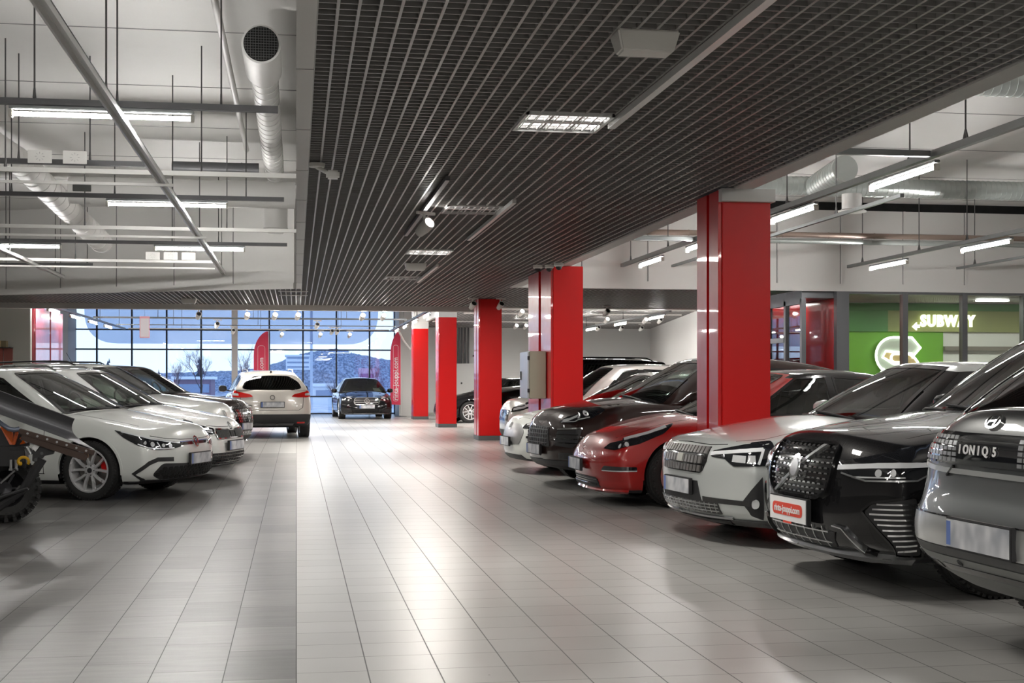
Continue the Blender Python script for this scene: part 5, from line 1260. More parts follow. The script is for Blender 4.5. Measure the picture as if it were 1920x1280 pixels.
for y, x1, lb in ((14.6, 0, 'nearest'), (19.9, 0, 'middle'), (25.3, -1.4, 'farthest')):
    rail('white_track', (-10, y, 3.51), (x1, y, 3.51), .05, .05, M['wtrack'], 'white lighting track across the left opening, %s of three' % lb, 'track', rods=(.7, .9))
    rail('white_track', (-10, y + .12, 3.40), (x1 - (1.2 if x1 == 0 else .0) - .1, y + .12, 3.40), .03, .03, M['wtrack'], 'thin white track hung just below the %s white track' % lb, 'track')
rail('steel_rail', (6.25, 2, 3.55), (6.25, 25.25, 3.55), .06, .07, M['steel'], 'long grey rail carrying lamps beside the nearest red column', rods=(.3, .42, .47, .62, .75, .86, .97))
rail('steel_rail', (10.7, 8, 3.55), (10.7, 24.8, 3.55), .05, .06, M['steel'], 'long thin grey rail carrying lamps above the shop windows', rods=(.6, .72, .82, .96))
rail('steel_rail', (7.25, 15.2, 3.55), (7.25, 25.2, 3.55), .05, .045, M['steel'], 'bare grey rail just right of the nearest red column', rods=(.2, .8))
rail('steel_rail', (13.0, 15, 3.55), (13.0, 24.8, 3.55), .05, .045, M['steel'], 'bare grey rail at the right edge of the photo', rods=(.5, .93))
rail('cross_rail', (4.3, 12.4, 3.55), (6.2, 12.4, 3.55), .06, .06, M['steel'], 'short grey cross rail joining the ceiling board to the lamp rail')
rail('cross_rail', (4.3, 20.4, 3.55), (6.2, 20.4, 3.55), .08, .06, M['steel'], 'short grey cross rail left of the nearest red column')
rail('cross_rail', (4.3, 17.2, 3.62), (6.2, 17.2, 3.62), .06, .06, M['steel'], 'short grey cross rail nearest the left side of the big column')
# perforated plates on the left rails
def plate(x, y, z, s_, lb, m_):
    e = MB(); e.b2((-s_ / 2, -.004, -s_ * .28), (s_ / 2, .004, s_ * .28)); o = e.build('mounting_plate', m_, None, bevel=.003); o.location = (x, y, z); tag(o, lb, 'plate', 'perforated mounting plates')
    h_ = MB()
    for k in range(8):
        a = PI / 4 * k; h_.bar((.03 * math.cos(a), -.006, .03 * math.sin(a)), (s_ * .2 * math.cos(a), -.006, s_ * .2 * math.sin(a)), .006, .002)
    h_.build('slots', M['dsteel'], o)
plate(-2.62, 14.4, 3.62, .24, 'perforated grey plate at the left, further left of two', M['wtrack']); plate(-2.27, 14.4, 3.62, .24, 'perforated grey plate at the left, further right of two', M['wtrack'])
plate(-2.72, 17.8, 3.80, .23, 'dark perforated plate above the second left rail', M['steel'])
for k, nm in enumerate(('left', 'middle', 'right')): plate(-2.60 + k * .32, 25.2, 3.60, .25, 'small white plate on the farthest track, %s of three' % nm, M['wtrack'])
# ducts
def duct(nm, pts, r_, m_, label, rib=.12, n=28):
    root_ = empty(nm, pts[0]); tag(root_, label, 'duct'); P = [Vector(p) - Vector(pts[0]) for p in pts]
    rb = MB(); rb.tube(P, r_, n)
    for a, c in zip(P[:-1], P[1:]):
        L_ = (c - a).length; dd = (c - a).normalized(); k = 0
        while k * rib < L_:
            q = a + dd * k * rib; rr = r_ if not isinstance(r_, list) else r_[0]; rb.tube([q - dd * .006, q + dd * .006], rr + .006, n); k += 1
    rb.build('pipe', m_, root_, smooth=True)
    return root_
dd_ = duct('white_duct', [(-.33, 13.9, 4.5), (-.33, 20.9, 4.5)], .14, M['wduct'], 'white round duct with a black grille end hanging along the left beam', .3)
m = MB(); m.tube([(0, -1.0, 0), (0, .05, 0)], .185, 32); m.build('duct_sleeve', M['wduct'], dd_, smooth=True)
m = MB(); m.tube([(0, -1.02, 0), (0, -.99, 0)], .165, 32); m.build('grille_face', M['void'], dd_)
m = MB()
for i in range(-6, 7):
    h_ = math.sqrt(max(0, .16 ** 2 - (i * .025) ** 2)); m.bar((i * .025, -1.025, -h_), (i * .025, -1.025, h_), .004); m.bar((-h_, -1.025, i * .025), (h_, -1.025, i * .025), .004)
m.build('grille_mesh', M['plinth'], dd_)
duct('white_duct', [(-3.45, 21.4, 4.25), (-.02, 21.5, 4.25)], .21, M['wduct'], 'thick white duct lying across the left opening', .3)
duct('white_duct', [(-.33, 21.98, 4.2), (-.33, 21.98, 3.78), (-.33, 21.98, 3.70)], [.19, .19, .12], M['wduct'], 'white duct end turned down behind the hanging duct', .5)
duct('white_duct', [(-4.75, 10.0, 4.62), (-4.05, 20.8, 4.55), (-3.6, 25.9, 3.9)], .20, M['wduct'], 'thick white duct slanting down at the left edge', .3)
duct('flat_duct', [(-1.8, 20.2, 4.44), (-.55, 20.2, 4.44)], .10, M['dsteel'], 'short grey duct box under the left ceiling', 1)
e = MB(); e.tube([(-.72, 2, 4.7), (-.72, 20.0, 4.7)], .035, 10); o = e.build('white_pipe', M['wduct'], None, smooth=True); tag(o, 'thin white pipe clipped to the left ceiling', 'pipe')
duct('steel_duct', [(6.6, 20.5, 4.45), (17.9, 20.5, 4.45)], .15, M['duct'], 'long shiny spiral duct across the right opening, farther one', .09)
duct('steel_duct', [(6.9, 13.5, 4.55), (17.9, 13.5, 4.55)], .15, M['duct'], 'shiny spiral duct at the upper right corner', .09)
duct('steel_duct', [(8.25, 20.3, 4.42), (8.15, 19.0, 4.50)], .20, M['duct'], 'short spiral duct stub pointing at the camera', .12)
e = MB(); e.lathe([(.001, .0), (.22, .0), (.22, .02), (.15, .05), (.15, .28), (.001, .28)], axis='Z', n=28); o = e.build('air_diffuser', M['wduct'], None, smooth=True); o.location = (8.45, 19.45, 3.9); tag(o, 'round white air diffuser under the spiral duct', 'diffuser')
duct('steel_duct', [(4.4, 23.6, 4.02), (17.9, 23.6, 4.02)], .05, mat('rusty_steel_pipe', (.35, .27, .23), .4, .7), 'thin reddish pipe along the right white wall', .9)
duct('steel_duct', [(4.4, 23.75, 3.92), (17.9, 23.75, 3.92)], .05, M['duct'], 'thin shiny pipe below the reddish pipe', .9)
e = MB(); e.tube([(4.9, 22.0, 4.3), (4.9, 22.0, 3.62), (4.75, 22.0, 3.58), (4.35, 22.0, 3.56)], .04, 10); e.tube([(5.15, 22.0, 4.3), (5.15, 22.0, 3.60), (4.9, 22.0, 3.52), (4.35, 22.0, 3.50)], .04, 10)
tag(e.build('insulated_pipe', M['black'], None, smooth=True), 'pair of black insulated pipes turning down left of the big column', 'pipes')
e = MB(); e.b2((4.35, 22.2, 3.68), (4.85, 22.5, 3.92)); tag(e.build('junction_box', mat('cream_box', (.62, .62, .55), .5), bevel=.01), 'cream box hung beside the black pipes', 'box')
# recessed luminaires in the grid
def luminaire(y, lit, label):
    r = empty('recessed_luminaire', (1.86, y, CZ - .005)); tag(r, label, 'ceiling lamp', 'recessed luminaires in the grid ceiling')
    f_ = MB(); 
    for a, b in (((-.31, -.31), (.31, -.29)), ((-.31, .29), (.31, .31)), ((-.31, -.31), (-.29, .31)), ((.29, -.31), (.31, .31))): f_.b2((a[0], a[1], -.012), (b[0], b[1], .05))
    f_.b2((-.3, -.02, .0), (.3, .02, .04)); f_.build('frame', M['diff'], r)
    MB().b2((-.30, -.30, .055), (.30, .30, .065)).build('reflector', M['diff'] if lit else M['lumoff'], r)
    l_ = MB()
    for k in range(9): x = -.27 + k * .0675; l_.b2((x - .004, -.29, -.002), (x + .004, .29, .035))
    l_.build('louvre', M['alu'], r)
    for s_ in (-1, 1):
        t_ = MB(); t_.b2((-.28, s_ * .15 - .085, .045), (.28, s_ * .15 + .085, .052)); t_.build('tube_window', M['lumi'] if lit else M['lumoff'], r)
    return r
luminaire(9.27, True, 'brightly lit square ceiling lamp with two rows of louvres, nearest')
luminaire(14.1, False, 'unlit square ceiling lamp between two white tracks')
luminaire(18.78, True, 'lit square ceiling lamp beyond the unlit one')
luminaire(23.6, False, 'unlit square ceiling lamp farthest along the corridor')
area('lamp_and_fill_light', (1.86, 9.27, 3.08), .55, .55, 38); area('lamp_and_fill_light', (1.86, 18.78, 3.08), .55, .55, 50)
e = MB(); e.b2((1.6, 4.3, CZ - .02), (2.1, 4.8, CZ)); 
def speaker(x, y, lb):
    b = MB(); b.add([(-.17, -.10, 0), (.17, -.10, 0), (.14, -.07, -.11), (-.14, -.07, -.11), (-.17, .10, 0), (.17, .10, 0), (.14, .07, -.11), (-.14, .07, -.11)], [(0, 1, 2, 3), (5, 4, 7, 6), (3, 2, 6, 7), (4, 0, 3, 7), (1, 5, 6, 2), (0, 4, 5, 1)])
    o = b.build('ceiling_box', M['wtrack'], None, bevel=.01); o.location = (x, y, CZ); tag(o, lb, 'ceiling unit', 'white boxes under the grid ceiling')
speaker(1.82, 6.85, 'white box hanging under the dark grid at the top of the photo'); speaker(1.83, 20.7, 'white box under the grid between the far ceiling lamps')
speaker(-2.35, 30.3, 'small white box under the grid beyond the left opening')
rail('ceiling_track', (2.2, 2.0, CZ - .03), (2.2, 9.2, CZ - .03), .05, .045, M['alu'], 'long white track meeting the nearest square ceiling lamp', 'track')
rail('ceiling_track', (1.33, 11.8, CZ - .03), (1.33, 16.4, CZ - .03), .04, .04, M['dsteel'], 'dark track carrying one white spotlight', 'track')
rail('ceiling_track', (2.16, 13.2, CZ - .03), (2.16, 16.8, CZ - .03), .04, .04, M['alu'], 'short white track right of the unlit ceiling lamp', 'track')
rail('ceiling_track', (2.17, 20.7, CZ - .03), (2.17, 24.1, CZ - .03), .04, .04, M['alu'], 'short track far along the corridor ceiling', 'track')
for y, lb in ((27.3, 'pale strip across the grid ceiling at the corner of the left opening, nearer one'), (28.6, 'pale strip across the grid ceiling at the corner of the left opening, farther one')): e = MB(); e.b2((-.36, y, CZ - .02), (.24, y + .06, CZ - .001)); tag(e.build('vent_strip', M['wtrack']), lb, 'strip')
# motion sensor / camera on the beam
r = empty('ceiling_camera', (.17, 11.3, CZ - .01)); tag(r, 'small white camera on a round foot under the left edge of the grid', 'camera')
m = MB(); m.lathe([(.001, 0), (.07, 0), (.065, -.03), (.001, -.04)], axis='Z', n=24); m.build('base', M['wtrack'], r, smooth=True)
m = MB(); m.tube([(0, 0, -.03), (.06, -.05, -.07), (.10, -.08, -.09)], .018, 8); m.build('arm', M['wtrack'], r, smooth=True)
m = MB(); m.box((.13, -.12, -.11), (.11, .09, .07)); m.build('camera_head', M['wtrack'], r, bevel=.015)
for i, (x, y) in enumerate(((3.76, 20.7), (3.93, 20.62), (4.02, 20.3))):
    m = MB(); m.lathe([(.001, 0), (.075, 0), (.075, -.04), (.06, -.055), (.001, -.055)], axis='Z', n=20); o = m.build('dome_camera', M['wtrack'], None, smooth=True); o.location = (x, y, CZ)
    tag(o, ['dome camera by the fuse cabinet column, leftmost of three', 'dome camera by the fuse cabinet column, middle of three', 'dome camera at the head of the fuse cabinet column, rightmost'][i], 'camera', 'dome cameras')
    q = MB(); q.lathe([(.05, -.05), (.045, -.085), (.02, -.105), (.001, -.11)], axis='Z', n=16); q.build('dome', M['black'], o, smooth=True)

# ---------------------------------------------------------------- spotlights on tracks in the far hall
def spot_proto(mw):
    r = empty('spotlight'); tag(r, '-', 'spotlight')
    MB().b2((-.14, -.02, -.03), (.10, .02, 0)).build('track_adapter', mw, r, bevel=.004)
    m = MB(); m.tube([(0, 0, -.03), (0, 0, -.10)], .015, 8); m.build('arm', mw, r)
    h = MB(); M4 = Matrix.Rotation(.5, 4, 'X'); h.lathe([(.001, -.10), (.05, -.10), (.065, .0), (.068, .10), (.055, .10), (.05, .085)], n=20); h.v = [tuple(M4 @ Vector(v) + Vector((0, 0, -.17))) for v in h.v]; h.build('head', mw, r, smooth=True)
    return r
def add_lens(r, lit, ry):
    h = MB(); h.lathe([(.001, -.088), (.055, -.088)], n=16); M4 = Matrix.Rotation(.5, 4, 'X'); 
    h = MB(); h.lathe([(.001, .09), (.052, .09), (.052, .086), (.001, .086)], n=16); h.v = [tuple(M4 @ Vector(v) + Vector((0, 0, -.17))) for v in h.v]
    h.build('lens', M['lens'] if lit else M['black'], r)
SPW = spot_proto(M['wtrack']); SPW2 = copy_tree(SPW); add_lens(SPW, True, 0); add_lens(SPW2, False, 0); first = {1: True, 0: True}
def spot(x, y, z, rz, lit, label, group='spotlights on the far tracks'):
    P = SPW if lit else SPW2; k = 1 if lit else 0
    o = P if first[k] else copy_tree(P); first[k] = False
    o.location = (x, y, z); o.rotation_euler = (0, 0, rz); o['label'] = label; o['group'] = group; o['category'] = 'spotlight'; return o
def X_at(px, y): 
    t_ = (px - 960) / 2500; c_, s_ = math.cos(YAW), math.sin(YAW); return y * (t_ * c_ + s_) / (c_ - t_ * s_)
TR = [(33.2, 3.06, [(372, 0, 'dark spotlight at the ceiling edge above the hanging pink sign'), (463, 1, 'spotlight at the ceiling edge above the slim white post'), (515, 1, 'spotlight at the ceiling edge right of the white post'), (558, 1, 'spotlight at the ceiling edge above the white suv'), (679, 1, 'dazzling spotlight above the black saloon'), (718, 1, 'dazzling spotlight just right of the brightest one')]),
      (40.0, 3.12, [(594, 0, 'small spotlight on the nearest far track'), (407, 0, 'dark spotlight on the far track left of the white post')]),
      (45.0, 3.12, [(437, 0, 'dark spotlight beside the white post'), (622, 0, 'left of two dark spotlights above the black saloon'), (632, 0, 'right of two dark spotlights above the black saloon')]),
      (48.2, 3.12, [(528, 1, 'spotlight on the farthest track right of the left flag'), (600, 1, 'spotlight on the farthest track between the flags'), (655, 1, 'spotlight on the farthest track left of the right flag')])]
for i, (y, z, sp) in enumerate(TR):
    if i: rail('far_track', (-5.8, y, z + .036), (3.3, y, z + .036), .04, .05 if i == 1 else .03, M['wtrack'] if i == 3 else M['steel'], 'lighting track across the far hall, %s of three' % ('nearest', 'middle', 'farthest')[i - 1], 'track', rods=(.2, .5, .8))
    for px, lit, lb in sp: spot(X_at(px, y), y, z, PI + .25, lit, lb)
# lamps on the rails running to the windows
rail('steel_rail', (-5.9, 33.2, 3.14), (-5.9, 48, 3.14), .06, .05, M['steel'], 'rail with lamps running to the windows at the far left', rods=(.3, .6, .9))
rail('steel_rail', (3.4, 33.2, 3.14), (3.4, 49, 3.14), .06, .05, M['steel'], 'rail with lamps running to the windows beside the red columns', rods=(.3, .6, .9))
rail('steel_rail', (9.5, 33.2, 3.10), (9.5, 50, 3.10), .06, .05, M['steel'], 'rail with lamps in the far right hall', rods=(.3, .6, .9), rh=3.42)
G3 = 'lamps on the rails of the far hall'
for x, z, ys, w_ in ((-5.9, 3.03, (34.2, 37.4, 40.6, 43.8), 'far left rail'), (3.4, 3.03, (35.0, 38.5, 42.0, 45.5), 'rail beside the far red columns'), (9.5, 3.0, (34.5, 38.5, 42.5, 46.5), 'far right rail')):
    for k, y in enumerate(ys): lamp(x, y, z, PI / 2, 'lit lamp on the %s, %s' % (w_, ('nearest of four', 'second of four', 'third of four', 'farthest of four')[k]), G3)
for px, y, lit, lb in ((873, 33.6, 1, 'spotlight left of the third red column'), (886, 29.0, 0, 'white spotlight at the left side of the third column head'), (938, 29.0, 0, 'white spotlight at the right side of the third column head'), (977, 36, 1, 'bright spotlight between the third and the fuse cabinet columns'), (1137, 31.5, 0, 'white spotlight above the white suv roof'), (1137, 40, 1, 'spotlight on the far right track, leftmost'), (1209, 40, 1, 'glowing spotlight on the far right track'), (1237, 40, 0, 'white spotlight on the far right track, rightmost'), (967, 45, 1, 'small glowing spotlight near the back wall, left'), (985, 45, 1, 'small glowing spotlight near the back wall, right'), (1121, 46, 0, 'dark spotlight near the back wall, left of three'), (1165, 46, 0, 'dark spotlight near the back wall, middle of three'), (1202, 46, 0, 'dark spotlight near the back wall, right of three'), (1319, 31.0, 1, 'glaring spotlight at the left edge of the nearest red column')):
    spot(X_at(px, y), y, CZ if y < 32.5 else 3.34, PI + .3, lit, lb, 'spotlights of the right hall')
rail('far_track', (5.0, 40.0, 3.36), (11.8, 40.0, 3.36), .04, .04, M['wtrack'], 'white track in the far right hall', 'track'); rail('far_track', (4.6, 45.5, 3.36), (12.3, 45.5, 3.36), .04, .04, M['wtrack'], 'white track close to the back wall on the right', 'track')
spot(1.33, 14.0, CZ - .05, PI + .6, 1, 'white spotlight hanging from the dark corridor track', 'corridor spotlight')
for (x, y, pw) in ((.4, 34, 125), (2.2, 40, 110), (-3, 40, 120), (7.5, 38, 190), (8, 46, 210), (0, 47, 80), (2.6, 26.5, 75), (-1.5, 31, 40)):  # added area lights without fixtures, brightening the far hall and corridor
    area('far_hall_fill_light', (x, y, 3.0), 1.4, .1, pw)
# hanging sign panel
r = empty('hanging_sign', (-4.3, 39.5, 2.55)); tag(r, 'white hanging card with a pink border before the far windows', 'sign')
MB().b2((-.14, -.01, 0), (.14, .01, .62)).build('card', mat('pink_card_border', (.75, .38, .42), .5), r, bevel=.003); MB().b2((-.12, -.014, .03), (.12, .014, .56)).build('card_face', mat('white_card', (.75, .75, .78), .5), r)
MB().tube([(0, 0, .62), (0, 0, HZ - 2.55)], .004, 6).build('cord', M['rod'], r)

# ---------------------------------------------------------------- beach flags
def flag(x, y, label, w_=.55, h=2.75, z0=.45, rz=0):
    r = empty('beach_flag', (x, y, 0), rz); tag(r, label, 'flag', 'red beach flags by the windows')
    out = [(0, z0), (w_, z0 - .02), (w_ * 1.0, z0 + h * .55), (w_ * .98, h + z0 - .02)]
    for k in range(1, 10): a = k / 9; out.append((w_ * (.98 - .98 * math.sin(a * PI / 2) ** 1.2), z0 + h * (1 - .33 * (1 - math.cos(a * PI / 2)))))
    fm = mat('red_flag_cloth', (.72, .04, .10), .6)
    e = MB(); e.prism(out, -.006, .006, Matrix.Rotation(PI / 2, 4, 'X')); e.build('flag_cloth', fm, r)
    e = MB(); e.tube([(w_ + .01, 0, .02), (w_ + .01, 0, h + z0)], .014, 8); e.build('pole', M['whiteb'], r, smooth=True)
    e = MB(); e.lathe([(.001, 0), (.22, 0), (.22, .015), (.001, .03)], c=(w_ + .01, 0, 0), axis='Z', n=24); e.build('foot', M['plinth'], r)
    tm = textmesh('rinta-jouppi.com', .24, .003, .002); tm.materials.append(CM['white']); t_ = link('lettering', tm, r)
    t_.matrix_local = Matrix.Translation((w_ * .52, -.012, z0 + .95)) @ Matrix.Rotation(-PI / 2, 4, 'Y') @ Matrix.Rotation(PI / 2, 4, 'X')
    ol = [(w_ * .28, z0 + .12), (w_ * .76, z0 + .12), (w_ * .76, z0 + h * .80), (w_ * .28, z0 + h * .80)]; ol = rounded(ol, w_ * .23, 6)
    e = MB(); e.tube([(a, -.010, b) for a, b in ol + ol[:1]], .006, 6, cap=False); e.build('outline', CM['white'], r)
flag(-1.58, 51.0, 'red beach flag standing behind the white suv')
flag(3.45, 49.6, 'red beach flag at the right end of the windows, behind the black saloon', w_=.38)
e = MB(); e.tube([(3.55, 47, 3.1), (3.75, 47.2, 2.75), (4.0, 47.4, 2.45), (4.05, 47.4, 2.6), (4.12, 47.5, 2.85), (4.25, 47.6, 3.0)], .035, 10); tag(e.build('bent_pipe', M['wduct'], None, smooth=True), 'bent white pipe hanging by the farthest red column', 'pipe')
e = MB(); e.tube([(4.02, 46.9, .01), (4.02, 46.9, 2.9)], .03, 10); e.lathe([(.001, 0), (.2, 0), (.2, .015), (.001, .02)], c=(4.02, 46.9, 0), axis='Z', n=20); tag(e.build('thin_pole', M['wduct'], None, smooth=True), 'thin white pole on a round foot left of the farthest red column', 'pole')

# ---------------------------------------------------------------- shop front on the right
SY = RY
def fr(nm, parts, m_=None):
    e = MB()
    for p in parts: e.b2(*p)
    return struct(nm, e, m_ or M['frame'])
fr('window_2', [((x - w_, SY - .02, 0), (x + w_, SY + .13, CZ - .02)) for x, w_ in ((10.80, .13), (12.13, .055), (13.42, .055), (14.75, .055), (16.1, .055))] + [((10.7, SY, CZ - .08), (17.9, SY + .12, CZ - .02))])
e = MB(); e.b2((10.7, SY + .05, 0), (17.9, SY + .06, CZ - .03)); o = e.build('window_3', glassmat('shop_glass', (.90, .93, .90), .05)); o['kind'] = 'structure'
# shop interior
green = mat('bright_green_wall', (.13, .36, .015), .5); dgreen = mat('dark_green_band', (.06, .20, .05), .5); olive = mat('olive_green_band', (.24, .26, .09), .5)
e = MB(); e.b2((10.76, 29.3, 0), (15.0, 29.4, 2.46), 0); e.b2((10.76, 29.25, 2.46), (13.6, 29.4, 2.95), 1); e.b2((13.6, 29.25, 2.46), (17.9, 29.4, 2.95), 2); e.b2((15.0, 29.35, 0), (17.9, 29.4, 2.46), 3); e.b2((15.0, 29.2, 2.02), (17.2, 29.36, 2.12), 4); e.b2((17.2, 29.3, 0), (17.36, 29.36, 2.46), 5)
e.b2((11.0, 29.2, 2.95), (17.9, 29.4, 3.12), 1)
struct('wall_shop', e, [green, dgreen, olive, mat('white_tiled_wall', (.68, .68, .66), .35), mat('brown_grey_rail', (.16, .14, .12), .5), mat('orange_strip', (.7, .38, .06), .5)])
e = MB(); e.b2((10.68, SY + .14, 0), (10.76, 29.4, CZ)); struct('wall_shop_left', e, [mat('red_glossy_wall', (.62, .02, .02), .18, coat=.8)])
m = MB()
for i in range(68): x = 11.1 + i * .1; m.b2((x - .008, SY + .14, CZ), (x + .008, 29.3, CZ + .04))
for j in range(40): y = SY + .2 + j * .1; m.b2((11.1, y - .008, CZ), (17.9, y + .008, CZ + .04))
struct('ceiling', m, [M['blade']])
area('shop_lamp_light', (14.2, 27.4, 3.05), 1.2, .3, 26, (1, 1, .9)); area('shop_lamp_light', (16.4, 27.4, 3.05), 1.2, .3, 24, (1, 1, .9)); area('shop_lamp_light', (12, 28.2, 3.05), 1.2, .3, 14, (.9, 1, .85))
for i, (x, y) in enumerate(((15.3, 27.6), (16.9, 26.8))):
    e = MB(); e.b2((-.35, -.1, -.03), (.35, .1, .0)); o = e.build('shop_ceiling_lamp', M['lumi']); o.location = (x, y, CZ - .02); tag(o, ['lit flat lamp above the glowing shop name', 'lit flat lamp in the shop near the right edge of the photo'][i], 'ceiling lamp')
glow = mat('lit_sign_letters', (.95, .95, .8), .4, emit=(1, 1, .72), estr=1.3)
neon = mat('lit_neon_outline', (.95, .95, .95), .4, emit=(.9, 1, .85), estr=2.2)
tm = textmesh('SUBWAY', .37, .014, .03, 1.2, 0.0); tm.materials.append(glow); o = link('shop_name_sign', tm); o.location = (15.05, 29.18, 2.70); o.rotation_euler = (PI / 2, 0, 0); o.scale = (.80, 1, 1)
tag(o, 'glowing shop name letters in pale yellow on the green band', 'sign')
ar = MB(); ar.prism([(0, 0), (.13, .10), (.13, .045), (.22, .045), (.22, -.03), (.13, -.03), (.13, -.085)], -.03, .03, Matrix.Rotation(PI / 2, 4, 'X')); a_ = ar.build('arrow', glow, o); a_.matrix_local = Matrix.Translation((-1.10, -.125, 0)) @ Matrix.Rotation(-PI / 2, 4, 'X')
# the S emblem with its glowing outline
r = empty('shop_emblem_sign', (13.78, 29.15, 1.72)); tag(r, 'big grey letter S emblem with a glowing white outline on green', 'sign')
# upper arrow hook and lower hook, mirror twins
def hook(sg):
    o_ = [(.48, .40), (.34, .60), (.34, .58), (-.10, .58)]
    for k in range(0, 13): a = PI / 2 + PI * k / 12; o_.append((-.12 + .42 * math.cos(a), .16 + .42 * math.sin(a)))
    o_ = [(.34, .60), (.56, .36), (.34, .13), (.34, .22), (-.05, .22)]
    for k in range(0, 9): a = PI / 2 + PI * k / 8; o_.append((-.07 + .10 * math.cos(a), .12 + .10 * math.sin(a)))
    o_ += [(.10, .02), (.38, -.02 - .12), (.30, -.28), (.0, -.28 + .03)]
    for k in range(12, -1, -1): a = PI / 2 + PI * k / 12; o_.append((-.12 + .42 * math.cos(a), .18 + .42 * math.sin(a)))
    return [(sg * x, sg * y) for x, y in o_]
for sg, c in ((1, (.42, .45, .40)), (-1, (.42, .30, .14))):
    hk = hook(sg); e = MB(); e.prism(hk, -.03, .02 if sg > 0 else .032, Matrix.Rotation(PI / 2, 4, 'X')); e.build('emblem_arm', mat('emblem_face_%d' % (sg + 1), c, .5), r)
    e = MB(); e.tube([(x, -.045 if sg > 0 else -.05, y) for x, y in hk + hk[:1]], .028, 8, cap=False); e.build('neon_outline', neon, r, smooth=True)
# glazed entrance between the big column and the shop
r = MB(); X0 = 10.0
ent = empty('entrance_front', (X0, SY, 0)); ent['kind'] = 'structure'
bpy.data.objects.remove(ent)
e = MB()
for y in (25.4, 26.3, 27.3, 27.6, 28.6, 29.6): e.b2((X0 - .04, y - .05, 0), (X0 + .05, y + .05, 2.95))
e.b2((X0 - .04, 25.4, 2.85), (X0 + .05, 31, 2.97)); e.b2((X0 - .04, 26.3, 2.10), (X0 + .05, 31, 2.2))
o = struct('door_1', e, M['frame'])
MB().b2((X0, 25.4, 0), (X0 + .01, 31, 2.9)).build('door_glass', glassmat('entrance_glass', (.85, .87, .9), .14), o)
MB().b2((X0 - .09, 27.0, .9), (X0 - .05, 27.05, 1.9)).build('door_handle', M['black'], o)
e = MB(); e.b2((X0, SY + .14, 2.97), (11.0, 31, 3.13)); struct('trim_5', e, M['frame'])
e = MB(); e.b2((10.0, 31, 0), (12, 31.1, 3.1)); struct('wall_entrance', e, mat('entrance_back_red', (.5, .03, .03), .4))
area('entrance_lamp_light', (10.6, 28, 2.95), .5, 2, 25)
e = MB(); e.b2((-.14, -.02, 0), (.14, .02, .13)); o = e.build('exit_sign', M['exit'], None, bevel=.004); o.location = (9.35, 25.9, 2.87); tag(o, 'small green emergency exit sign by the entrance', 'sign')
e = MB(); e.b2((-.045, -.026, .03), (.02, -.021, .10)); e.b2((.04, -.026, .03), (.07, -.021, .10)); e.build('pictogram', mat('lit_pictogram', (.9, .9, .9), .4, emit=(.8, 1, .85), estr=2), o)
MB().tube([(0, 0, .13), (0, 0, .26)], .008, 6).build('hanger', M['rod'], o)
# ================================================================= outside, winter dusk
def noisemat(name, c1, c2, scale=(1, 1, 1), s=2, det=5, rough=.9):
    m = bpy.data.materials.new(name); m.use_nodes = True; n = m.node_tree; b = n.nodes['Principled BSDF']; b.inputs['Roughness'].default_value = rough
    g = n.nodes.new('ShaderNodeNewGeometry'); mp = n.nodes.new('ShaderNodeMapping'); mp.inputs['Scale'].default_value = scale; no = n.nodes.new('ShaderNodeTexNoise'); no.inputs['Scale'].default_value = s; no.inputs['Detail'].default_value = det
    cr = n.nodes.new('ShaderNodeValToRGB'); n.links.new(g.outputs['Position'], mp.inputs[0]); n.links.new(mp.outputs[0], no.inputs[0]); n.links.new(no.outputs[0], cr.inputs[0]); n.links.new(cr.outputs[0], b.inputs['Base Color'])
    cr.color_ramp.elements[0].position = .38; cr.color_ramp.elements[0].color = (*c1, 1); cr.color_ramp.elements[1].position = .62; cr.color_ramp.elements[1].color = (*c2, 1); return m
e = MB(); e.b2((-200, 53.3, -1.2), (200, 420, -.6)); o = e.build('ground_outside', noisemat('snowy_ground', (.16, .20, .28), (.62, .68, .76), (.5, .06, 1), .5)); o['kind'] = 'structure'
# wooded hill
prof = curve([(-60, 2.3), (-30, 2.5), (-14, 3.0), (-8, 3.4), (2, 6.6), (7, 7.4), (12, 6.2), (18, 5.2), (24, 4.9), (40, 4.6), (60, 4)])
vs = []; fs = []; xs = np.linspace(-60, 60, 240); ys = np.linspace(240, 330, 12); random.seed(3)
for j, y in enumerate(ys):
    for x in xs:
        k = math.sin(PI * .5 * min(1, j / 6)); vs.append((x * 1.15, y, -.6 + (float(prof(x)) + .6) * 1.12 * k + random.uniform(-.12, .22) * (j > 3)))
N = len(xs)
for j in range(11):
    for i in range(N - 1): fs.append((j * N + i, j * N + i + 1, (j + 1) * N + i + 1, (j + 1) * N + i))
e = MB(); e.add(vs, fs); o = e.build('wooded_hill', noisemat('winter_forest', (.05, .085, .16), (.26, .32, .43), (1.6, .4, .10), 1.6, 6), smooth=False); o['kind'] = 'structure'
# big white building on the hill, low buildings
bw = mat('pale_building', (.72, .76, .80), .8); bwin = mat('building_window', (.25, .32, .45), .5); brn = mat('brownish_shed', (.22, .15, .2), .8)
def building(x, y, w_, d_, h, z0, m_, rows, lb):
    r = empty('building', (x, y, z0)); tag(r, lb, 'building')
    MB().b2((-w_ / 2, 0, 0), (w_ / 2, d_, h)).build('wall', m_, r); MB().b2((-w_ / 2 - .2, -.2, h), (w_ / 2 + .2, d_ + .2, h + .25)).build('roof', mat('snowy_roof', (.8, .84, .9), .8), r)
    for k in range(rows):
        z = h * (k + .45) / rows; e = MB(); e.b2((-w_ * .45, -.05, z), (w_ * .45, 0, z + h / rows * .35)); e.build('window_row', bwin, r)
building(.3, 238, 4.2, 8, 2.4, 3.4, bw, 3, 'large pale building on the wooded hill')
building(-13.5, 150, 3.6, 6, 1.9, -.6, bw, 2, 'low white building beyond the left half of the windows')
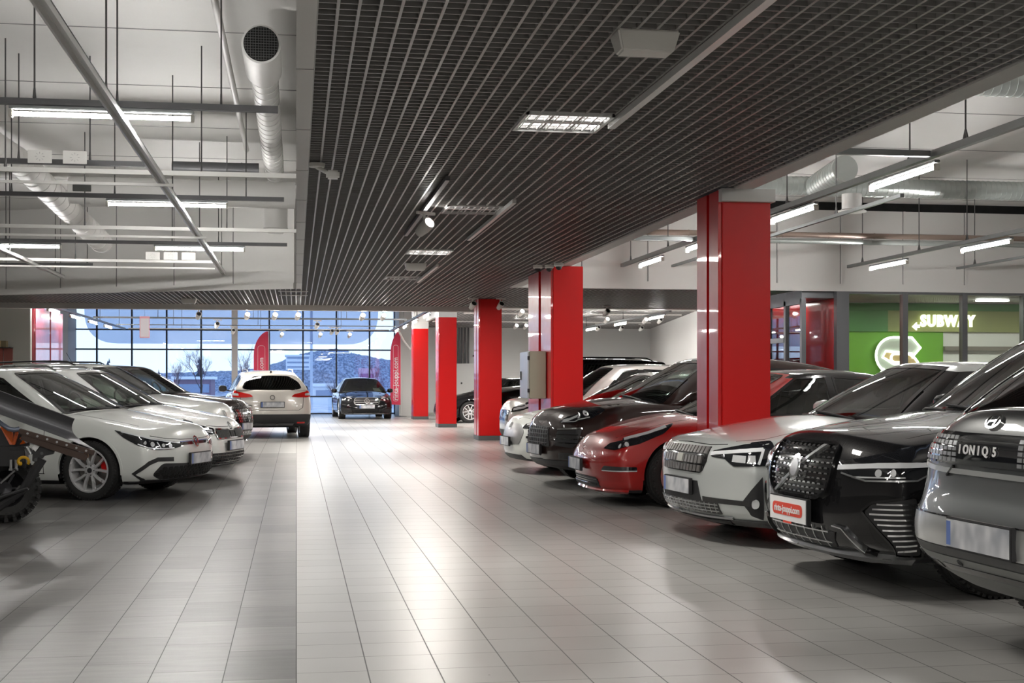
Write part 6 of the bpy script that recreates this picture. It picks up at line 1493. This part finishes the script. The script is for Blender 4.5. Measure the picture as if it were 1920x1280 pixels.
building(-9.0, 120, 3.2, 6, 2.1, -.6, brn, 1, 'brownish shed left of the slim white post')
building(3.2, 110, 3.6, 6, 1.5, -.6, bw, 1, 'low white hut behind the black saloon')
building(-30, 190, 14, 8, 2.2, -.6, bw, 1, 'long white building at the far left')
# bare trees
bark = mat('bare_bark', (.07, .055, .07), .9); twig = mat('reddish_twigs', (.14, .08, .11), .9)
def tree(x, y, h, seed, lb, z0=-.6):
    random.seed(seed); r = empty('bare_tree', (x, y, z0)); tag(r, lb, 'tree', 'bare trees outside the windows'); tr = MB(); tw = MB()
    def grow(p, d, L_, rad, lev):
        q = p + d * L_; (tr if lev < 2 else tw).tube([p, (p + q) / 2 + Vector((random.uniform(-1, 1), 0, random.uniform(-.5, .5))) * L_ * .05, q], [rad, rad * .8, rad * .6], 5 if lev < 2 else 3, cap=False)
        if lev >= 5: return
        for _ in range(4 if lev < 4 else 3):
            a = random.uniform(.3, .95); ax = Vector((random.uniform(-1, 1), random.uniform(-1, 1), random.uniform(-.2, 1))).normalized()
            nd = (d + ax * a).normalized(); s_ = random.uniform(.45, 1); grow(p + d * L_ * s_, nd, L_ * random.uniform(.5, .72), rad * .5, lev + 1)
    grow(Vector((0, 0, 0)), Vector((0.05, 0, 1)), h * .42, .035 * h / 3, 0)
    tr.build('trunk', bark, r); tw.build('twigs', twig, r)
tree(-4.7, 68, 4.1, 1, 'bare tree left of the slim white post'); tree(-3.0, 74, 4.5, 5, 'bare tree right of the slim white post'); tree(-7.4, 84, 3.8, 8, 'small bare tree before the brownish shed')
tree(1.9, 70, 2.6, 11, 'low bare bush between the white suv and the black saloon'); tree(5.2, 95, 3.8, 13, 'bare tree at the right end of the windows')
def conif(x, y, h, lb):
    r = empty('spruce_tree', (x, y, -.6)); tag(r, lb, 'tree'); e = MB(); random.seed(int(x * 7 + 90))
    for k in range(16):
        z = h * (.08 + k * .055); rr = h * .26 * (1 - k / 17) * random.uniform(.75, 1.15)
        e.lathe([(rr, z - h * .02), (rr * .45, z + h * .05), (.01, z + h * .1)], c=(random.uniform(-.05, .05) * h * .5, 0, 0), axis='Z', n=7)
    e.build('foliage', mat('dark_spruce', (.03, .05, .08), .9), r); MB().tube([(0, 0, 0), (0, 0, h * .3)], h * .03, 6).build('trunk', bark, r)
conif(-21.5, 160, 4.6, 'dark spruce at the far left beyond the windows'); conif(-16.8, 170, 3.4, 'dark spruce beside the low white building'); conif(-11.5, 165, 5.0, 'dark spruce right of the low white building')
# street signs and lamp post outside
e = MB(); e.tube([(1.0, 90, -.6), (1.0, 90, 8)], .09, 8); tag(e.build('lamp_post', mat('pale_post', (.5, .56, .66), .6)), 'tall pale lamp post outside beside a window frame', 'post')
r = empty('store_sign', (5.2, 100, 1.2)); tag(r, 'pale pink sign board outside above the black saloon', 'sign'); MB().b2((-.62, 0, 0), (.62, .1, 1.1)).build('board', mat('pale_pink_board', (.62, .42, .55), .6), r); MB().b2((-.5, -.02, .35), (.5, 0, .7)).build('board_band', mat('dark_board_band', (.3, .15, .3), .6), r)
for s_ in (-.5, .5): MB().tube([(s_, .05, -1.8), (s_, .05, 0)], .04, 6).build('leg', bark, r)
r = empty('number_sign', (7.55, 96, -.6)); tag(r, 'round topped white sign with a seven beside the right flag', 'sign'); e = MB(); e.prism(rounded([(-.4, 0), (.4, 0), (.4, 2.6), (-.4, 2.6)], .4, 8), -.05, .05, Matrix.Rotation(PI / 2, 4, 'X')); e.build('board', mat('white_board', (.75, .78, .84), .6), r)
tm = textmesh('7', .7, .02, .01); tm.materials.append(bark); t_ = link('numeral', tm, r); t_.matrix_local = Matrix.Translation((0, -.08, 2.1)) @ Matrix.Rotation(PI / 2, 4, 'X')
sk_ = bpy.data.lights.new('dusk_sky_light', 'AREA'); bpy.data.lights.remove(sk_)
all_cars()
# ================================================================= side by side with snow blade, cut by the left edge
def utv():
    r = empty('utility_vehicle', (-3.05, 12.35, 0), 0); tag(r, 'black and orange utility vehicle with a raised snow blade at the left edge', 'utility vehicle')
    # local: x to the right, y away from the camera; the machine itself is turned by 18 degrees
    orange = mat('orange_body_panel', (.75, .13, .01), .35, coat=.4); blk = CM['plastic']; stl = mat('dark_blade_steel', (.085, .085, .09), .45, .6); rust = mat('rusty_cutting_edge', (.07, .045, .036), .6, .4)
    VM = Matrix.Translation((.42, .55, 0)) @ Matrix.Rotation(math.radians(18), 4, 'Z') @ Matrix.Translation((-.30, -.20, 0))
    def veh(o): o.matrix_local = VM @ o.matrix_local; return o
    def q(px, py, y=0): return Vector((.475 + px * .00469, y, 1.184 - (py - 738) * .0048))
    def wheel(x, y):
        w = empty('wheel', (0, 0, 0), 0, r); w.matrix_local = VM @ Matrix.Translation((x - .03, y, .312))
        t = MB(); R_, h = .295, .125; t.lathe([(.17, -h), (.24, -h * 1.12), (R_ - .03, -h), (R_, -h * .75), (R_ + .002, 0), (R_, h * .75), (R_ - .03, h), (.24, h * 1.12), (.17, h), (.17, -h)], n=48)
        for k in range(24):
            a = 2 * PI * k / 24
            for row, yy in enumerate((-h * .95, -h * .35, h * .35, h * .95)):
                aa = a + (row % 2) * PI / 24; Mx = Matrix.Rotation(-aa, 3, 'Y'); rr = R_ - (.006 if abs(yy) > .1 else -.006); t.box(Mx @ Vector((rr, yy, 0)), (.034, .058, .034), M=Mx)
            Mx = Matrix.Rotation(-a, 3, 'Y'); t.box(Mx @ Vector((R_ - .05, -h * 1.04, 0)), (.05, .018, .024), M=Mx)
        t.build('tyre', CM['tyre'], w, smooth=False)
        p = MB(); p.lathe([(.001, -.06), (.06, -.07), (.10, -.03), (.15, -.06), (.172, -.12), (.178, -.12), (.175, .12)], n=32)
        for k in range(6): a = PI / 3 * k; p.bar((.05 * math.cos(a), -.075, .05 * math.sin(a)), (.15 * math.cos(a), -.085, .15 * math.sin(a)), .03, .02)
        p.build('rim', CM['dalloy'], w, smooth=True)
    wheel(.30, .20); wheel(.30, 1.30); wheel(-1.6, .20); wheel(-1.6, 1.30)
    b = MB(); b.b2((-2.2, .32, .35), (.2, 1.2, .55)); b.b2((-1.9, .25, .55), (-.3, 1.25, .75)); b.b2((-2.2, .2, .75), (-1.3, 1.3, 1.0)); veh(b.build('chassis', blk, r, bevel=.02))
    h_ = MB(); h_.add([(-.7, .30, 1.0), (-.7, 1.25, 1.0), (.16, 1.15, .80), (.16, .38, .80), (-.7, .30, .62), (-.7, 1.25, .62), (.20, 1.15, .55), (.20, .38, .55)], [(0, 1, 2, 3), (3, 2, 6, 7), (0, 3, 7, 4), (1, 5, 6, 2), (0, 4, 5, 1)]); veh(h_.build('hood', blk, r, bevel=.015))
    def slab(pts, y, th, m_, nm, dy=()):
        v = [q(px, py, y + (dy[i] if dy else 0)) for i, (px, py) in enumerate(pts)]; n = len(v); w = [p + Vector((0, th, 0)) for p in v]
        e = MB(); e.add(v + w, [tuple(range(n)), tuple(range(2 * n - 1, n - 1, -1))] + [(i, i + n, (i + 1) % n + n, (i + 1) % n) for i in range(n)]); return e.build(nm, m_, r, bevel=.003)
    slab([(-14, 800), (10, 806), (12, 834), (6, 834)], .22, .05, orange, 'orange_panel', (.05, 0, 0, .0))
    slab([(17, 806), (23, 808), (16, 834), (12, 834)], .20, .04, orange, 'orange_panel')
    slab([(42, 815), (53, 811), (41, 830), (28, 833)], .12, .05, orange, 'orange_panel', (0, .03, .03, 0))
    slab([(31, 818), (40, 820), (33, 827), (26, 822)], .16, .03, orange, 'orange_panel')
    slab([(-30, 836), (34, 838), (37, 868), (30, 874), (-30, 874)], .20, .14, blk, 'bumper'); slab([(8, 844), (33, 845), (34, 866), (9, 866)], .17, .05, blk, 'bumper_pad')
    slab([(-30, 802), (38, 812), (36, 838), (-30, 838)], .36, .04, blk, 'front_grille')
    e = MB(); e.tube([q(-12, 788, .12), q(3, 797, .06), q(12, 803, .05), q(22, 805, .05), q(31, 803, .06)], .022, 10); e.build('fender_tube', mat('blue_grey_tube', (.20, .23, .30), .4, .4), r, smooth=True)
    for px in (12.5, 22): e = MB(); e.tube([q(px, 879, .12), q(px, 861, .12)], .013, 8); e.tube([q(px, 881, .12), q(px, 877, .12)], .02, 8); e.build('shackle_pin', CM['satin'], r, smooth=True)
    c0 = q(38, 864, .06); ring = [c0 + Vector((.045 * math.cos(t), 0, .040 * math.sin(t))) for t in np.linspace(-.6, 3.6, 14)]; e = MB(); e.tube(ring + [q(31, 868, .08)], [.013] * 14 + [.022], 8); e.build('tow_hook', mat('yellow_hook', (.75, .42, .02), .35, .2), r, smooth=True)
    # push arms with bracket, springs and struts
    e = MB(); e.tube([q(74, 858, .02), q(58, 884, .02), q(38, 915, .04), q(-10, 950, .08)], [.042, .040, .038, .038], 8); e.build('push_arm', blk, r, smooth=True)
    e = MB(); e.tube([q(60, 868, .14), q(30, 925, .16)], .022, 8); e.tube([q(-4, 905, .05), q(26, 878, .03)], .014, 8); e.tube([q(-5, 930, .0), q(48, 912, .0)], .016, 8); e.build('strut', blk, r, smooth=True)
    e = MB(); e.tube([q(-2, 903, .03), q(24, 880, .01)], .008, 8); e.build('silver_rod', CM['satin'], r, smooth=True)
    slab([(30, 908), (46, 906), (48, 916), (36, 922), (24, 918)], .02, .05, CM['gplastic'], 'arm_guard')
    slab([(57, 842), (72, 826), (101, 830), (94, 850), (78, 853), (66, 866), (56, 862)], .0, .05, blk, 'blade_bracket')
    for (px, py) in ((85, 838), (74, 848), (63, 860)): e = MB(); e.lathe([(.001, -.012), (.014, -.012), (.016, 0), (.016, .01)], c=q(px, py, -.002), n=10); e.build('bracket_bolt', CM['gplastic'], r)
    slab([(56, 838), (66, 826), (73, 832), (63, 845)], -.02, .004, CM['rplate'], 'sticker')['label'] = 'white warning sticker'
    slab([(49, 832), (55, 822), (62, 828), (58, 834)], .06, .03, CM['satin'], 'hinge_plate'); slab([(48, 844), (51, 838), (58, 846), (53, 851)], .04, .02, CM['gplastic'], 'spring_plate')
    e = MB(); e.tube([q(42, 828, .05), q(52, 818, .05)], .012, 8); e.tube([q(44, 836, .04), q(52, 850, .04)], .020, 8); e.build('hydraulic_ram', CM['satin'], r, smooth=True)
    # the blade: curved mouldboard
    B = Vector((1.075, .16, .954)); A = B - Vector((1.395, 0, -.55)); prof_ = []
    for k in range(11):
        t = k / 10; prof_.append(Vector((.20 * t - .11 * math.sin(PI * t), -.17 * t + .09 * math.sin(PI * t), -.27 * t)))
    vs = []; n9 = 11
    for th in (0, 1):
        for E_ in (A, B):
            for p in prof_: vs.append(E_ + p + Vector((0, .014, .004)) * th)
    fs = []
    for k in range(n9 - 1): fs.append((k, k + 1, n9 + k + 1, n9 + k)); fs.append((2 * n9 + k, 3 * n9 + k, 3 * n9 + k + 1, 2 * n9 + k + 1)); fs.append((n9 + k, n9 + k + 1, 3 * n9 + k + 1, 3 * n9 + k)); fs.append((k + 1, k, 2 * n9 + k, 2 * n9 + k + 1))
    fs += [(0, n9, 3 * n9, 2 * n9), (n9 - 1, 3 * n9 - 1, 4 * n9 - 1, 2 * n9 - 1)]
    e = MB(); e.add(vs, fs); bl = e.build('snow_blade', stl, r, smooth=True)
    C_, D_ = q(34, 806, -.03), q(170, 848, -.03)
    e = MB(); e.bar(C_, D_, .05, .045); e.bar(C_ + Vector((.02, .0, -.05)), D_ + Vector((-.06, .0, -.045)), .03, .06); e.build('cutting_edge', rust, bl, bevel=.004)
    for k in range(7):
        p = C_.lerp(D_, .12 + k * .13) + Vector((0, -.028, .002)); e = MB(); e.lathe([(.001, -.008), (.010, -.008), (.010, .0)], c=p, n=8); e.build('bolt', CM['satin'], bl)
    e = MB(); e.lathe([(.001, -.01), (.028, -.01), (.028, .01), (.001, .01)], c=q(154, 853, -.02), n=18); e.build('skid_disc', mat('brown_disc', (.25, .13, .07), .6), r)
    e = MB(); e.tube([q(144, 852, 0), q(149, 846, 0)], .012, 8); e.build('skid_pin', CM['satin'], r)
    # roll cage and seats, outside the frame but part of the machine
    c = MB()
    for y in (.3, 1.2): c.tube([(-.75, y, 1.0), (-.95, y, 1.85), (-1.7, y, 1.9), (-1.9, y, 1.0)], .025, 8)
    c.tube([(-.95, .3, 1.85), (-.95, 1.2, 1.85)], .025, 8); c.tube([(-1.7, .3, 1.9), (-1.7, 1.2, 1.9)], .025, 8); veh(c.build('roll_cage', blk, r, smooth=True))
    for y in (.5, .98): s_ = link('seat', seat_mesh(), r); s_.location = (-1.3, y, .7); s_.matrix_local = VM @ Matrix.Translation((-1.3, y, .7))
utv()
